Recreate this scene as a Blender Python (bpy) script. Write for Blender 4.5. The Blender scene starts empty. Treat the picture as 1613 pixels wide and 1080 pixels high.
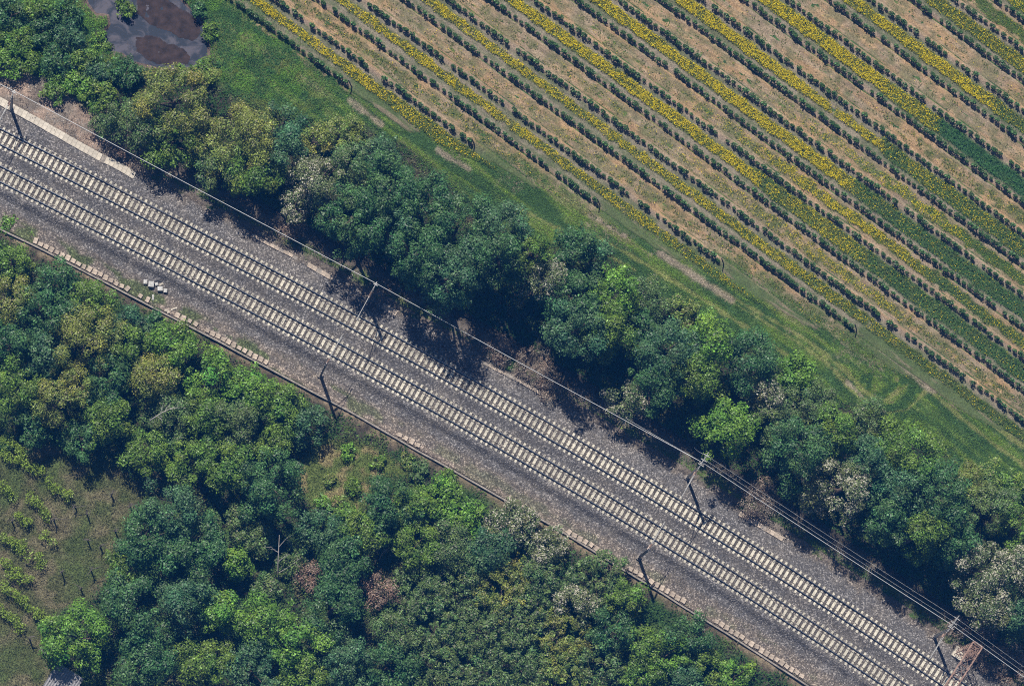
import bpy, math, random
import numpy as np
from mathutils import Matrix, Vector

S = bpy.context.scene
C = S.collection
rnd = random.Random(7)
RNG = np.random.default_rng(11)

# ------------------------------------------------------------------ camera
PW, PH = 1613.0, 1080.0
FOC = 6660.0                      # focal length in photo pixels
D = 450.0                       # metres from camera to the ground at the picture centre
up = np.array([811.0, 1123.0, FOC]); up /= np.linalg.norm(up)
ex = np.array([1.0, 0, 0]) - up * up[0]; ex /= np.linalg.norm(ex)
ey = np.cross(up, ex)
RT = np.array([ex, ey, up])     # camera -> world
CAM = RT @ np.array([0, 0, D])
cam = bpy.data.cameras.new('camera'); camo = bpy.data.objects.new('camera', cam); C.objects.link(camo)
M4 = Matrix.Identity(4)
for i in range(3):
    for j in range(3): M4[i][j] = RT[i][j]
    M4[i][3] = CAM[i]
camo.matrix_world = M4
cam.sensor_width = 36; cam.lens = FOC / PW * 36; cam.clip_start = 1; cam.clip_end = 5000
S.camera = camo

def P(px, py, z=0.0):
    """the point of the place at height z seen at photo pixel px, py"""
    d = RT @ np.array([px - PW / 2, -(py - PH / 2), -FOC])
    t = (z - CAM[2]) / d[2]
    return CAM + d * t
def Q(p):
    v = RT.T @ (np.asarray(p, float) - CAM)
    return (PW / 2 + FOC * v[0] / -v[2], PH / 2 - FOC * v[1] / -v[2])
def PP(pts, z=0.0): return np.array([P(a, b, z)[:2] for a, b in pts])

# ------------------------------------------------------------------ light
ELEV = math.radians(55.5); SH = np.array([0.335, -0.942])     # direction shadows fall on the ground
sv = np.array([-SH[0] * math.cos(ELEV), -SH[1] * math.cos(ELEV), math.sin(ELEV)])
W = bpy.data.worlds.new('World'); S.world = W; W.use_nodes = True
nt = W.node_tree; bg = nt.nodes['Background']
sky = nt.nodes.new('ShaderNodeTexSky'); sky.sky_type = 'NISHITA'; sky.sun_disc = False
sky.sun_elevation = ELEV; sky.sun_rotation = math.atan2(sv[0], sv[1]); sky.altitude = 200
nt.links.new(sky.outputs[0], bg.inputs[0]); bg.inputs[1].default_value = 0.05
sl = bpy.data.lights.new('sun', 'SUN'); sl.energy = 5.0; sl.angle = math.radians(0.53); sl.color = (1, 0.955, 0.88)
slo = bpy.data.objects.new('sun', sl); C.objects.link(slo)
slo.rotation_euler = Vector(sv).to_track_quat('Z', 'Y').to_euler(); slo.location = (0, 0, 60)
S.view_settings.view_transform = 'Standard'; S.view_settings.look = 'None'
S.view_settings.exposure = 0.50; S.view_settings.gamma = 1
S.render.engine = 'CYCLES'
cy = S.cycles; cy.max_bounces = 5; cy.diffuse_bounces = 3; cy.glossy_bounces = 2; cy.transmission_bounces = 3; cy.volume_bounces = 0
cy.use_denoising = False; cy.filter_width = 1.1

# ------------------------------------------------------------------ the blue air between the aircraft and the ground
hm = bpy.data.meshes.new('haze')
hv = [(x, y, z) for z in (-3.0, CAM[2] + 6) for x, y in ((-1000, -1000), (1000, -1000), (1000, 1000), (-1000, 1000))]
hm.from_pydata(hv, [], [(0, 3, 2, 1), (4, 5, 6, 7), (0, 1, 5, 4), (1, 2, 6, 5), (2, 3, 7, 6), (3, 0, 4, 7)])
hmat = bpy.data.materials.new('haze'); hmat.use_nodes = True; ht_ = hmat.node_tree; ht_.nodes.clear()
ho = ht_.nodes.new('ShaderNodeOutputMaterial'); hp = ht_.nodes.new('ShaderNodeVolumePrincipled')
hp.inputs['Color'].default_value = (.04, .30, 1.0, 1); hp.inputs['Density'].default_value = .00014; hp.inputs['Anisotropy'].default_value = 0
ht_.links.new(hp.outputs[0], ho.inputs['Volume']); hm.materials.append(hmat)
hob = bpy.data.objects.new('haze', hm); C.objects.link(hob); hob['kind'] = 'stuff'
# ------------------------------------------------------------------ noise, polygons
def _h(ix, iy, s):
    n = (ix.astype(np.int64) * 374761393 + iy.astype(np.int64) * 668265263 + s * 1442695041) & 0xffffffff
    n = ((n ^ (n >> 13)) * 1274126177) & 0xffffffff
    return ((n ^ (n >> 16)) & 0xffff) / 65535.0
def vnoise(x, y, s):
    ix = np.floor(x); iy = np.floor(y); fx = x - ix; fy = y - iy
    fx = fx * fx * (3 - 2 * fx); fy = fy * fy * (3 - 2 * fy)
    a = _h(ix, iy, s); b = _h(ix + 1, iy, s); c = _h(ix, iy + 1, s); d = _h(ix + 1, iy + 1, s)
    return (a + (b - a) * fx) * (1 - fy) + (c + (d - c) * fx) * fy
def fbm(x, y, sc, s=0, o=4):
    v = 0; a = 1; t = 0
    for k in range(o):
        v = v + a * vnoise(x / sc * 2 ** k + 17.3 * k, y / sc * 2 ** k - 9.1 * k, s + k); t += a; a *= 0.55
    return v / t
def seg_dist(x, y, poly, closed=True):
    n = len(poly); best = np.full(x.shape, 1e9)
    for i in range(n if closed else n - 1):
        a = poly[i]; b = poly[(i + 1) % n]; ab = b - a
        t = np.clip(((x - a[0]) * ab[0] + (y - a[1]) * ab[1]) / (ab @ ab), 0, 1)
        best = np.minimum(best, np.hypot(x - a[0] - t * ab[0], y - a[1] - t * ab[1]))
    return best
def inside(x, y, poly):
    r = np.zeros(x.shape, bool); n = len(poly)
    for i in range(n):
        a = poly[i]; b = poly[(i + 1) % n]
        if a[1] == b[1]: continue
        c = ((a[1] > y) != (b[1] > y)) & (x < (b[0] - a[0]) * (y - a[1]) / (b[1] - a[1]) + a[0])
        r ^= c
    return r
def sdf(x, y, poly):            # positive inside, metres
    d = seg_dist(x, y, poly); return np.where(inside(x, y, poly), d, -d)
def sm(a, b, x):
    t = np.clip((x - a) / (b - a), 0, 1); return t * t * (3 - 2 * t)
def mix(a, b, t):
    t = np.asarray(t)[..., None]; return a * (1 - t) + np.asarray(b) * t

# ------------------------------------------------------------------ materials
def lin(r, g, b):
    f = lambda c: (c / 255) / 12.92 if c / 255 <= 0.04045 else ((c / 255 + 0.055) / 1.055) ** 2.4
    return (f(r), f(g), f(b))
def new_mat(name):
    m = bpy.data.materials.new(name); m.use_nodes = True
    t = m.node_tree; return m, t, t.nodes['Principled BSDF']
def mat_simple(name, col, rough=0.7, metal=0.0, var=0.25, sc=6.0, rnd_obj=0.0, bump=0.0):
    m, t, b = new_mat(name)
    tc = t.nodes.new('ShaderNodeTexCoord'); n = t.nodes.new('ShaderNodeTexNoise'); n.inputs['Scale'].default_value = sc; n.inputs['Detail'].default_value = 5
    t.links.new(tc.outputs['Object'], n.inputs['Vector'])
    mp = t.nodes.new('ShaderNodeMapRange'); mp.inputs[1].default_value = .3; mp.inputs[2].default_value = .7
    mp.inputs[3].default_value = 1 - var; mp.inputs[4].default_value = 1 + var
    t.links.new(n.outputs[0], mp.inputs[0])
    val = mp.outputs[0]
    if rnd_obj:
        oi = t.nodes.new('ShaderNodeObjectInfo'); m2 = t.nodes.new('ShaderNodeMapRange')
        m2.inputs[3].default_value = 1 - rnd_obj; m2.inputs[4].default_value = 1 + rnd_obj
        t.links.new(oi.outputs['Random'], m2.inputs[0])
        mu = t.nodes.new('ShaderNodeMath'); mu.operation = 'MULTIPLY'
        t.links.new(val, mu.inputs[0]); t.links.new(m2.outputs[0], mu.inputs[1]); val = mu.outputs[0]
    vm = t.nodes.new('ShaderNodeVectorMath'); vm.operation = 'SCALE'; vm.inputs[0].default_value = col
    t.links.new(val, vm.inputs['Scale']); t.links.new(vm.outputs[0], b.inputs['Base Color'])
    b.inputs['Roughness'].default_value = rough; b.inputs['Metallic'].default_value = metal
    if bump:
        bp = t.nodes.new('ShaderNodeBump'); bp.inputs['Strength'].default_value = bump; bp.inputs['Distance'].default_value = .03
        t.links.new(n.outputs[0], bp.inputs['Height']); t.links.new(bp.outputs[0], b.inputs['Normal'])
    return m
def mat_attr(name, rough=0.9, layers=((1.2, .25), (.22, .35)), bump=.5, bdist=.06, stone=None, spec=.15):
    """colour from the mesh's own pigment attribute, broken up by procedural noise and, for gravel, by single stones"""
    m, t, b = new_mat(name)
    a = t.nodes.new('ShaderNodeAttribute'); a.attribute_name = 'pigment'
    geo = t.nodes.new('ShaderNodeNewGeometry')
    val = None; nlast = None
    for sc, v in layers:
        n = t.nodes.new('ShaderNodeTexNoise'); n.inputs['Scale'].default_value = 1 / sc; n.inputs['Detail'].default_value = 4
        t.links.new(geo.outputs['Position'], n.inputs['Vector'])
        mp = t.nodes.new('ShaderNodeMapRange'); mp.inputs[1].default_value = .28; mp.inputs[2].default_value = .72
        mp.inputs[3].default_value = 1 - v; mp.inputs[4].default_value = 1 + v
        t.links.new(n.outputs[0], mp.inputs[0]); nlast = n
        if val is None: val = mp.outputs[0]
        else:
            mu = t.nodes.new('ShaderNodeMath'); mu.operation = 'MULTIPLY'
            t.links.new(val, mu.inputs[0]); t.links.new(mp.outputs[0], mu.inputs[1]); val = mu.outputs[0]
    hgt = nlast.outputs[0]
    if stone:
        vo = t.nodes.new('ShaderNodeTexVoronoi'); vo.inputs['Scale'].default_value = 1 / stone[0]
        t.links.new(geo.outputs['Position'], vo.inputs['Vector'])
        sx = t.nodes.new('ShaderNodeSeparateColor'); t.links.new(vo.outputs['Color'], sx.inputs[0])
        rp = t.nodes.new('ShaderNodeValToRGB')
        e = rp.color_ramp.elements; e[0].position = 0; e[0].color = (stone[1],) * 3 + (1,); e[1].position = 1; e[1].color = (stone[3],) * 3 + (1,)
        q = e.new(.78); q.color = (stone[2],) * 3 + (1,)
        t.links.new(sx.outputs[0], rp.inputs[0])
        mu = t.nodes.new('ShaderNodeMath'); mu.operation = 'MULTIPLY'
        t.links.new(val, mu.inputs[0]); t.links.new(rp.outputs[0], mu.inputs[1]); val = mu.outputs[0]
        ad = t.nodes.new('ShaderNodeMath'); ad.operation = 'SUBTRACT'; t.links.new(sx.outputs[1], ad.inputs[0]); t.links.new(vo.outputs['Distance'], ad.inputs[1]); hgt = ad.outputs[0]
    vm = t.nodes.new('ShaderNodeVectorMath'); vm.operation = 'SCALE'
    t.links.new(a.outputs['Color'], vm.inputs[0]); t.links.new(val, vm.inputs['Scale'])
    t.links.new(vm.outputs[0], b.inputs['Base Color'])
    b.inputs['Roughness'].default_value = rough; b.inputs['Specular IOR Level'].default_value = spec
    bp = t.nodes.new('ShaderNodeBump'); bp.inputs['Strength'].default_value = bump; bp.inputs['Distance'].default_value = bdist
    t.links.new(hgt, bp.inputs['Height']); t.links.new(bp.outputs[0], b.inputs['Normal'])
    return m
def mat_leaf(name, rough=.45, trans=.22, spec=.30):
    m, t, b = new_mat(name)
    a = t.nodes.new('ShaderNodeAttribute'); a.attribute_name = 'pigment'
    t.links.new(a.outputs['Color'], b.inputs['Base Color'])
    b.inputs['Roughness'].default_value = rough; b.inputs['Specular IOR Level'].default_value = spec
    tr = t.nodes.new('ShaderNodeBsdfTranslucent'); t.links.new(a.outputs['Color'], tr.inputs['Color'])
    mx = t.nodes.new('ShaderNodeMixShader'); mx.inputs[0].default_value = trans
    t.links.new(b.outputs[0], mx.inputs[1]); t.links.new(tr.outputs[0], mx.inputs[2])
    t.links.new(mx.outputs[0], t.nodes['Material Output'].inputs['Surface'])
    return m

MAT = dict(
    ground=mat_attr('ground', layers=((2.5, .2), (.5, .32), (.12, .5)), bump=.8, bdist=.12),
    field=mat_attr('tilled_soil', layers=((.7, .15), (.13, .45), (.055, .45)), bump=1.0, bdist=.07),
    ballast=mat_attr('gravel', layers=((1.5, .12), (.35, .16)), bump=.8, bdist=.05, stone=(.11, .45, 1.05, 2.4)),
    leaf=mat_leaf('leaf'), grass=mat_leaf('grass_blade', rough=.7, trans=.25, spec=.12), petal=mat_leaf('petal', rough=.7, trans=.2, spec=.1),
    bark=mat_simple('bark', (.09, .065, .045), .9, 0, .35, 8), deadwood=mat_simple('dead_wood', (.30, .27, .245), .85, 0, .2, 8),
    concrete=mat_simple('concrete', (.42, .37, .30), .85, 0, .22, 3.0, .12, .3),
    sleeper=mat_simple('sleeper_concrete', (.40, .364, .288), .85, 0, .28, 3.5, .22, .2),
    slab=mat_simple('old_slab', (.34, .275, .215), .9, 0, .32, 4.0, .22, .4),
    wall=mat_simple('drain_concrete', (.22, .19, .16), .9, 0, .35, 3.0, 0, .3),
    block=mat_simple('pale_block', (.43, .415, .39), .8, 0, .15, 5, .12, .2),
    rail_side=mat_simple('rusty_rail', (.05, .04, .042), .7, .2, .3, 5),
    rail_top=mat_simple('polished_rail', (.30, .32, .36), .3, .9, .06, 2),
    galv=mat_simple('galvanised_steel', (.36, .35, .33), .55, .3, .15, 5), darksteel=mat_simple('painted_mast', (.10, .11, .13), .6, .3, .2, 5),
    alu=mat_simple('aluminium_wire', (.56, .555, .54), .5, .2, .05, 5), copper=mat_simple('contact_wire_metal', (.16, .13, .11), .5, .4, .1, 5),
    insul=mat_simple('insulator', (.30, .20, .15), .35, 0, .1, 5), rust=mat_simple('rusty_steel', (.30, .19, .145), .85, .1, .4, 5),
    cable=mat_simple('black_cable', (.02, .02, .025), .5, 0, .1, 5), stake=mat_simple('stake_wood', (.10, .085, .075), .9, 0, .3, 8),
    roof=mat_simple('corrugated_sheet', (.24, .23, .23), .6, .1, .25, 2.5), shedwall=mat_simple('weathered_boards', (.12, .10, .085), .9, 0, .3, 6),
    algae=mat_simple('algae', (.028, .017, .015), .95, 0, .6, 1.4, 0, .9),
)
def mat_water():
    m, t, b = new_mat('murky_water')
    geo = t.nodes.new('ShaderNodeNewGeometry'); n = t.nodes.new('ShaderNodeTexNoise'); n.inputs['Scale'].default_value = .45; n.inputs['Detail'].default_value = 7; n.inputs['Roughness'].default_value = .65; n.inputs['Distortion'].default_value = .8
    t.links.new(geo.outputs['Position'], n.inputs['Vector'])
    r = t.nodes.new('ShaderNodeValToRGB'); e = r.color_ramp.elements
    e[0].position = .45; e[0].color = (.014, .020, .032, 1); e[1].position = .57; e[1].color = (.070, .064, .078, 1)
    t.links.new(n.outputs[0], r.inputs[0]); t.links.new(r.outputs[0], b.inputs['Base Color'])
    b.inputs['Roughness'].default_value = .3; b.inputs['Specular IOR Level'].default_value = .25
    return m
MAT['water'] = mat_water()

# ------------------------------------------------------------------ mesh helpers
def link_mesh(name, V, faces, mat, parent=None, pig=None, smooth=False, mats=None, fm=None):
    """V (n,3); faces (m,k) array or list; pig: per-vertex colours"""
    me = bpy.data.meshes.new(name)
    V = np.asarray(V, np.float32)
    if isinstance(faces, np.ndarray):
        m, k = faces.shape
        me.vertices.add(len(V)); me.vertices.foreach_set('co', V.ravel())
        me.loops.add(m * k); me.loops.foreach_set('vertex_index', faces.astype(np.int32).ravel())
        me.polygons.add(m); me.polygons.foreach_set('loop_start', np.arange(0, m * k, k, dtype=np.int32))
        me.polygons.foreach_set('loop_total', np.full(m, k, np.int32))
        me.update(calc_edges=True)
    else:
        me.from_pydata(V.tolist(), [], faces); me.update()
    if pig is not None:
        a = me.color_attributes.new('pigment', 'FLOAT_COLOR', 'POINT')
        c = np.ones((len(V), 4), np.float32); c[:, :3] = np.clip(pig, 0.003, 1); a.data.foreach_set('color', c.ravel())
    for mm in (mats or [mat]): me.materials.append(mm)
    if fm is not None: me.polygons.foreach_set('material_index', np.asarray(fm, np.int32))
    if smooth: me.polygons.foreach_set('use_smooth', np.ones(len(me.polygons), bool))
    o = bpy.data.objects.new(name, me); C.objects.link(o)
    if parent is not None: o.parent = parent
    return o
class MB:
    def __init__(s): s.V = []; s.F = []; s.n = 0
    def add(s, V, F):
        s.V.append(np.asarray(V, float)); s.F += [tuple(i + s.n for i in f) for f in F]; s.n += len(V); return s
    def box(s, c, size, rz=0, taper=1.0, M=None):
        x, y, z = np.array(size) / 2
        V = np.array([[-x, -y, -z], [x, -y, -z], [x, y, -z], [-x, y, -z], [-x * taper, -y * taper, z], [x * taper, -y * taper, z], [x * taper, y * taper, z], [-x * taper, y * taper, z]])
        if M is not None: V = V @ np.asarray(M).T
        if rz:
            c_, s_ = math.cos(rz), math.sin(rz); V = V @ np.array([[c_, s_, 0], [-s_, c_, 0], [0, 0, 1]])
        return s.add(V + np.array(c), [(0, 3, 2, 1), (4, 5, 6, 7), (0, 1, 5, 4), (1, 2, 6, 5), (2, 3, 7, 6), (3, 0, 4, 7)])
    def tube(s, pts, r, n=6):
        pts = [np.asarray(p, float) for p in pts]
        rr = r if hasattr(r, '__len__') else [r] * len(pts)
        rings = []
        for i, p in enumerate(pts):
            t = pts[min(i + 1, len(pts) - 1)] - pts[max(i - 1, 0)]; t = t / (np.linalg.norm(t) + 1e-9)
            a = np.cross(t, [0, 0, 1.0] if abs(t[2]) < .9 else [1.0, 0, 0]); a /= np.linalg.norm(a); b = np.cross(t, a)
            rings.append([p + rr[i] * (math.cos(2 * math.pi * k / n) * a + math.sin(2 * math.pi * k / n) * b) for k in range(n)])
        V = np.array(rings).reshape(-1, 3); F = []
        for i in range(len(pts) - 1):
            for k in range(n):
                F.append((i * n + k, i * n + (k + 1) % n, (i + 1) * n + (k + 1) % n, (i + 1) * n + k))
        F.append(tuple(range(n - 1, -1, -1))); F.append(tuple((len(pts) - 1) * n + k for k in range(n)))
        return s.add(V, F)
    def build(s, name, mat, parent=None, smooth=False):
        return link_mesh(name, np.concatenate(s.V), s.F, mat, parent, smooth=smooth)
def tag(o, label=None, cat=None, group=None, kind=None):
    if label: o['label'] = label
    if cat: o['category'] = cat; o['kind'] = 'thing'
    if group: o['group'] = group
    if kind: o['kind'] = kind
    return o
def empty(name, loc, label, cat, group=None, rz=0):
    o = bpy.data.objects.new(name, None); C.objects.link(o); o.location = loc; o.rotation_euler = (0, 0, rz)
    o.empty_display_size = .3
    return tag(o, label, cat, group)
ONES = 'first second third fourth fifth sixth seventh eighth ninth tenth eleventh twelfth thirteenth fourteenth fifteenth sixteenth seventeenth eighteenth nineteenth'.split()
TENS = {2: 'twent', 3: 'thirt', 4: 'fort', 5: 'fift', 6: 'sixt', 7: 'sevent', 8: 'eight', 9: 'ninet'}
def ordinal(n):
    if n < 20: return ONES[n - 1]
    t, u = divmod(n, 10)
    return TENS[t] + 'ieth' if u == 0 else TENS[t] + 'y-' + ONES[u - 1]

# ------------------------------------------------------------------ the line of the railway
CPX = [(-220, 105), (-100, 164.5), (0, 214.1), (150, 291), (300, 369.5), (450, 448.9), (600, 529.9), (750, 613.2), (900, 698.3), (1050, 786.1), (1150, 848.3), (1300, 942.9), (1350, 975.5), (1488, 1069), (1600, 1147), (1760, 1263)]
cw = np.array([P(a, b, .12)[:2] for a, b in CPX])
cf = np.polyfit(cw[:, 0], cw[:, 1], 4)
xs = np.linspace(-72, 72, 1500); ys = np.polyval(cf, xs)
arc = np.concatenate([[0], np.cumsum(np.hypot(np.diff(xs), np.diff(ys)))])
def T(s, d=0.0):
    """point at arc length s, d metres to the upper side of track one's centre line"""
    x = np.interp(s, arc, xs); y = np.polyval(cf, x); m = np.polyval(np.polyder(cf), x); n = np.sqrt(1 + m * m)
    return np.stack([x - m / n * d, y + 1 / n * d], -1)
def heading(s):
    x = np.interp(s, arc, xs); return math.atan(np.polyval(np.polyder(cf), x))
def sd(x, y):
    """track coordinates of a point"""
    x = np.asarray(x, float); y = np.asarray(y, float); t = x.copy()
    for _ in range(4):
        m = np.polyval(np.polyder(cf), t); t = np.clip(t + ((x - t) + m * (y - np.polyval(cf, t))) / (1 + m * m), -400, 400)
    tt = np.clip(t, -71.9, 71.9); m = np.polyval(np.polyder(cf), tt)
    n = np.sqrt(1 + m * m)
    d = (-(x - tt) * m + (y - np.polyval(cf, tt))) / n
    return np.interp(tt, xs, arc), d
GAP = 3.58
KERB = -GAP - 4.95

# ------------------------------------------------------------------ zones (photo pixels -> ground)
ZU, ZL = -.30, -.95
FIELD = PP([(330, -60), (365, 0), (450, 72), (546, 146), (650, 210), (748, 250), (850, 300), (945, 348), (1040, 395), (1140, 445), (1240, 500), (1345, 552), (1480, 625), (1613, 695), (1800, 800), (1800, -200), (330, -200)], ZU)
POND = PP([(137, -40), (140, 4), (152, 20), (172, 22), (176, 40), (160, 62), (166, 76), (194, 82), (208, 96), (240, 104), (280, 108), (312, 106), (326, 94), (325, 52), (306, 24), (282, 2), (270, -40)], ZU - .25)
BANK = PP([(-60, 90), (0, 104), (50, 118), (110, 145), (170, 200), (205, 238), (222, 275), (100, 222), (0, 156), (-60, 125)], ZU)
MEADOW = PP([(-80, 690), (0, 715), (60, 690), (120, 720), (170, 726), (232, 770), (205, 815), (188, 850), (172, 905), (140, 945), (86, 965), (82, 1085), (-80, 1200)], ZL)
GLADE = PP([(474, 722), (520, 694), (556, 690), (604, 716), (650, 742), (640, 752), (612, 748), (585, 752), (592, 772), (565, 815), (500, 812), (474, 770)], ZL)
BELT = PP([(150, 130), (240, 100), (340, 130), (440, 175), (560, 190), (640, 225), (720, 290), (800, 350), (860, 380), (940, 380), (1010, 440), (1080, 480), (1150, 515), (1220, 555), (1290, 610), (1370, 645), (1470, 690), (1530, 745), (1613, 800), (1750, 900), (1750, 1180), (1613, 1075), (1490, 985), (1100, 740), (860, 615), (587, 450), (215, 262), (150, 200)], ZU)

def zground(x, y):
    s, d = sd(x, y)
    w = (fbm(x, y, 3, 5, 3) - .5) * .22
    up_ = ZU + w * .8
    lo_ = ZL + w * 1.6 + .16 * sm(KERB - 1.4, KERB - .3, d)
    z = np.where(d > 0, up_, np.where(d < KERB - .1, lo_, -1.05))
    z = np.where((d > -8) & (d < 3.35), np.where(d < KERB - .1, z, -1.05), z)
    p = sdf(x, y, POND)
    z = np.where(p > -1.2, z - .55 * sm(-1.0, .5, p), z)
    return z

# ------------------------------------------------------------------ ground sheet
def axis(lo, hi, st, far):
    a = list(np.arange(lo, hi + st / 2, st)); g = st
    while a[-1] < far: g *= 1.5; a.append(a[-1] + g)
    g = st
    while a[0] > -far: g *= 1.5; a.insert(0, a[0] - g)
    return np.array(a)
def grid_faces(nx, ny):
    i = np.arange(nx * ny).reshape(ny, nx)
    return np.stack([i[:-1, :-1], i[:-1, 1:], i[1:, 1:], i[1:, :-1]], -1).reshape(-1, 4)
ROW = PP([(363, 0), (1613, 1250 * .731)], ZU); RDIR = (ROW[1] - ROW[0]); RDIR /= np.linalg.norm(RDIR)   # the vine rows' direction
RN = np.array([-RDIR[1], RDIR[0]]); RN = RN if RN[1] > 0 else -RN
ROW0 = P(363, -2, ZU)[:2]; ROWD = float((P(1565, -2, ZU)[:2] - ROW0) @ RN) / 18
def rowuv(x, y): return (x - ROW0[0]) * RDIR[0] + (y - ROW0[1]) * RDIR[1], (x - ROW0[0]) * RN[0] + (y - ROW0[1]) * RN[1]

C_GRASS = np.array([.040, .082, .024]); C_GRASS2 = np.array([.092, .120, .034]); C_DRY = np.array([.22, .19, .105]); C_SOIL = np.array([.318, .206, .110])
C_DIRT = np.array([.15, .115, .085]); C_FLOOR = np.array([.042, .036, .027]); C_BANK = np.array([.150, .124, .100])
TURN = P(1390, 597, ZU)[:2]
TYRE = [(PP(a, ZU), w) for a, w in (([(1130, 462), (1230, 522), (1300, 568), (1345, 618), (1385, 652), (1430, 645), (1465, 608), (1468, 575)], .22), ([(1080, 425), (1170, 478), (1270, 535), (1335, 586), (1362, 618), (1395, 632)], .28), ([(940, 372), (1030, 424), (1130, 486), (1240, 560)], .25), ([(800, 318), (900, 372), (1000, 425)], .22), ([(1440, 592), (1500, 645), (1560, 695), (1650, 758)], .25), ([(1462, 585), (1530, 645), (1640, 722)], .3), ([(1372, 640), (1400, 628), (1430, 605)], .2))]
DIRT = [(PP(a, ZU), w) for a, w in (([(1040, 398), (1090, 432), (1152, 472)], .55), ([(1385, 558), (1430, 584), (1468, 612)], .6), ([(690, 238), (738, 266)], .45), ([(930, 338), (985, 372)], .4), ([(550, 158), (600, 196)], .4), ([(1335, 602), (1358, 625)], .25))]
def marks(x, y, tab):
    m = np.zeros(x.shape); wob = (fbm(x, y, 1.2, 111, 3) - .5) * .5
    for poly, w in tab: m = np.maximum(m, sm(1.15, .35, (seg_dist(x, y, poly, False) + wob) / w))
    return m
def verge_streaks(x, y):
    u, v = rowuv(x, y)
    a = .55 * fbm(u * .09, v, .5, 31, 3) + .45 * fbm(u * .12, v, 1.3, 33, 2)                          # long mown swathes along the rows
    r = np.hypot(x - TURN[0], (y - TURN[1]) * 1.25); th = np.arctan2(y - TURN[1], x - TURN[0])
    b = fbm(th * 1.2, r, .55, 37, 2)                        # the turning circle of a tractor
    w = sm(4.6, 3.8, r) * sm(.9, 1.6, r) * sm(.9, .2, y - TURN[1])
    return a * (1 - w) + b * w, w
def ground_colour(x, y):
    s, d = sd(x, y)
    n1 = fbm(x, y, 5, 1); n2 = fbm(x, y, 1.3, 2); wob = (fbm(x, y, 2.2, 3) - .5) * 2.2
    col = mix(np.broadcast_to(C_GRASS, x.shape + (3,)), C_GRASS2, sm(.4, .7, n1))
    st, w = verge_streaks(x, y)
    f = sdf(x, y, FIELD)
    verge = (d > 4) & (f < .6)
    col = np.where(verge[..., None], mix(mix(np.broadcast_to(C_GRASS * .95, x.shape + (3,)), C_GRASS2 * 1.1, sm(.42, .62, st)), C_DRY * .9, sm(.63, .76, st) * sm(-9, -2, f) * (.5 + .5 * sm(.4, .6, n1))), col)
    col = mix(col, (.20, .19, .075), marks(x, y, TYRE) * .75 * (d > 4)); col = mix(col, (.24, .195, .145), marks(x, y, DIRT) * (d > 4))
    # worn headland beside the rows' ends
    hd = sm(1.3, .2, np.abs(f + .7 + wob * .6)) * sm(.50, .64, fbm(x, y, 3, 9))
    uu, vv = rowuv(x, y)
    col = mix(col, C_DIRT * 1.25, hd * sm(.35, .6, fbm(x, y, .4, 47, 3)) * .9 * (uu > 18))
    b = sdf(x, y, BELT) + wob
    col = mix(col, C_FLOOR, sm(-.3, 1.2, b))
    # dry scrubby strip between the trough and the trees
    col = mix(col, C_BANK * .8, sm(6.6, 5.0, d + wob * .7) * (d > 0) * sm(.35, .55, n2 + .12))
    bk = sdf(x, y, BANK) + wob * .5
    col = mix(col, mix(np.broadcast_to(C_BANK, x.shape + (3,)), (.26, .19, .145), sm(.4, .65, n2)), sm(-.4, .5, bk))
    p = sdf(x, y, POND) + wob * .25
    col = mix(col, (.11, .08, .065), sm(-1.3, -.3, p))
    lo = d < KERB
    low = mix(np.broadcast_to(C_FLOOR * 1.1, x.shape + (3,)), C_GRASS * .8, sm(.45, .65, n2))
    low = mix(low, (.17, .13, .085), sm(KERB - 1.6, KERB - .3, d + wob * .35) * sm(.3, .6, n2 + .1))
    m = sdf(x, y, MEADOW) + wob * .5
    mc = mix(np.broadcast_to(np.array([.085, .090, .040]), x.shape + (3,)), (.135, .120, .070), sm(.45, .62, n2)); mc = mix(mc, (.07, .095, .03), sm(.5, .68, n1))
    low = mix(low, mc, sm(-.5, .5, m))
    g = sdf(x, y, GLADE) + wob * .4
    low = mix(low, mix(np.broadcast_to(np.array([.10, .125, .035]), x.shape + (3,)), (.21, .18, .085), sm(.5, .65, n2)), sm(-.4, .5, g))
    return np.where(lo[..., None], low, col)
gx = axis(-62, 64, .3, 900); gy = axis(-44, 46, .3, 900)
X, Y = np.meshgrid(gx, gy); X = X.ravel(); Y = Y.ravel()
tag(link_mesh('ground', np.stack([X, Y, zground(X, Y)], -1), grid_faces(len(gx), len(gy)), MAT['ground'], pig=ground_colour(X, Y), smooth=True), kind='structure')

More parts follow.
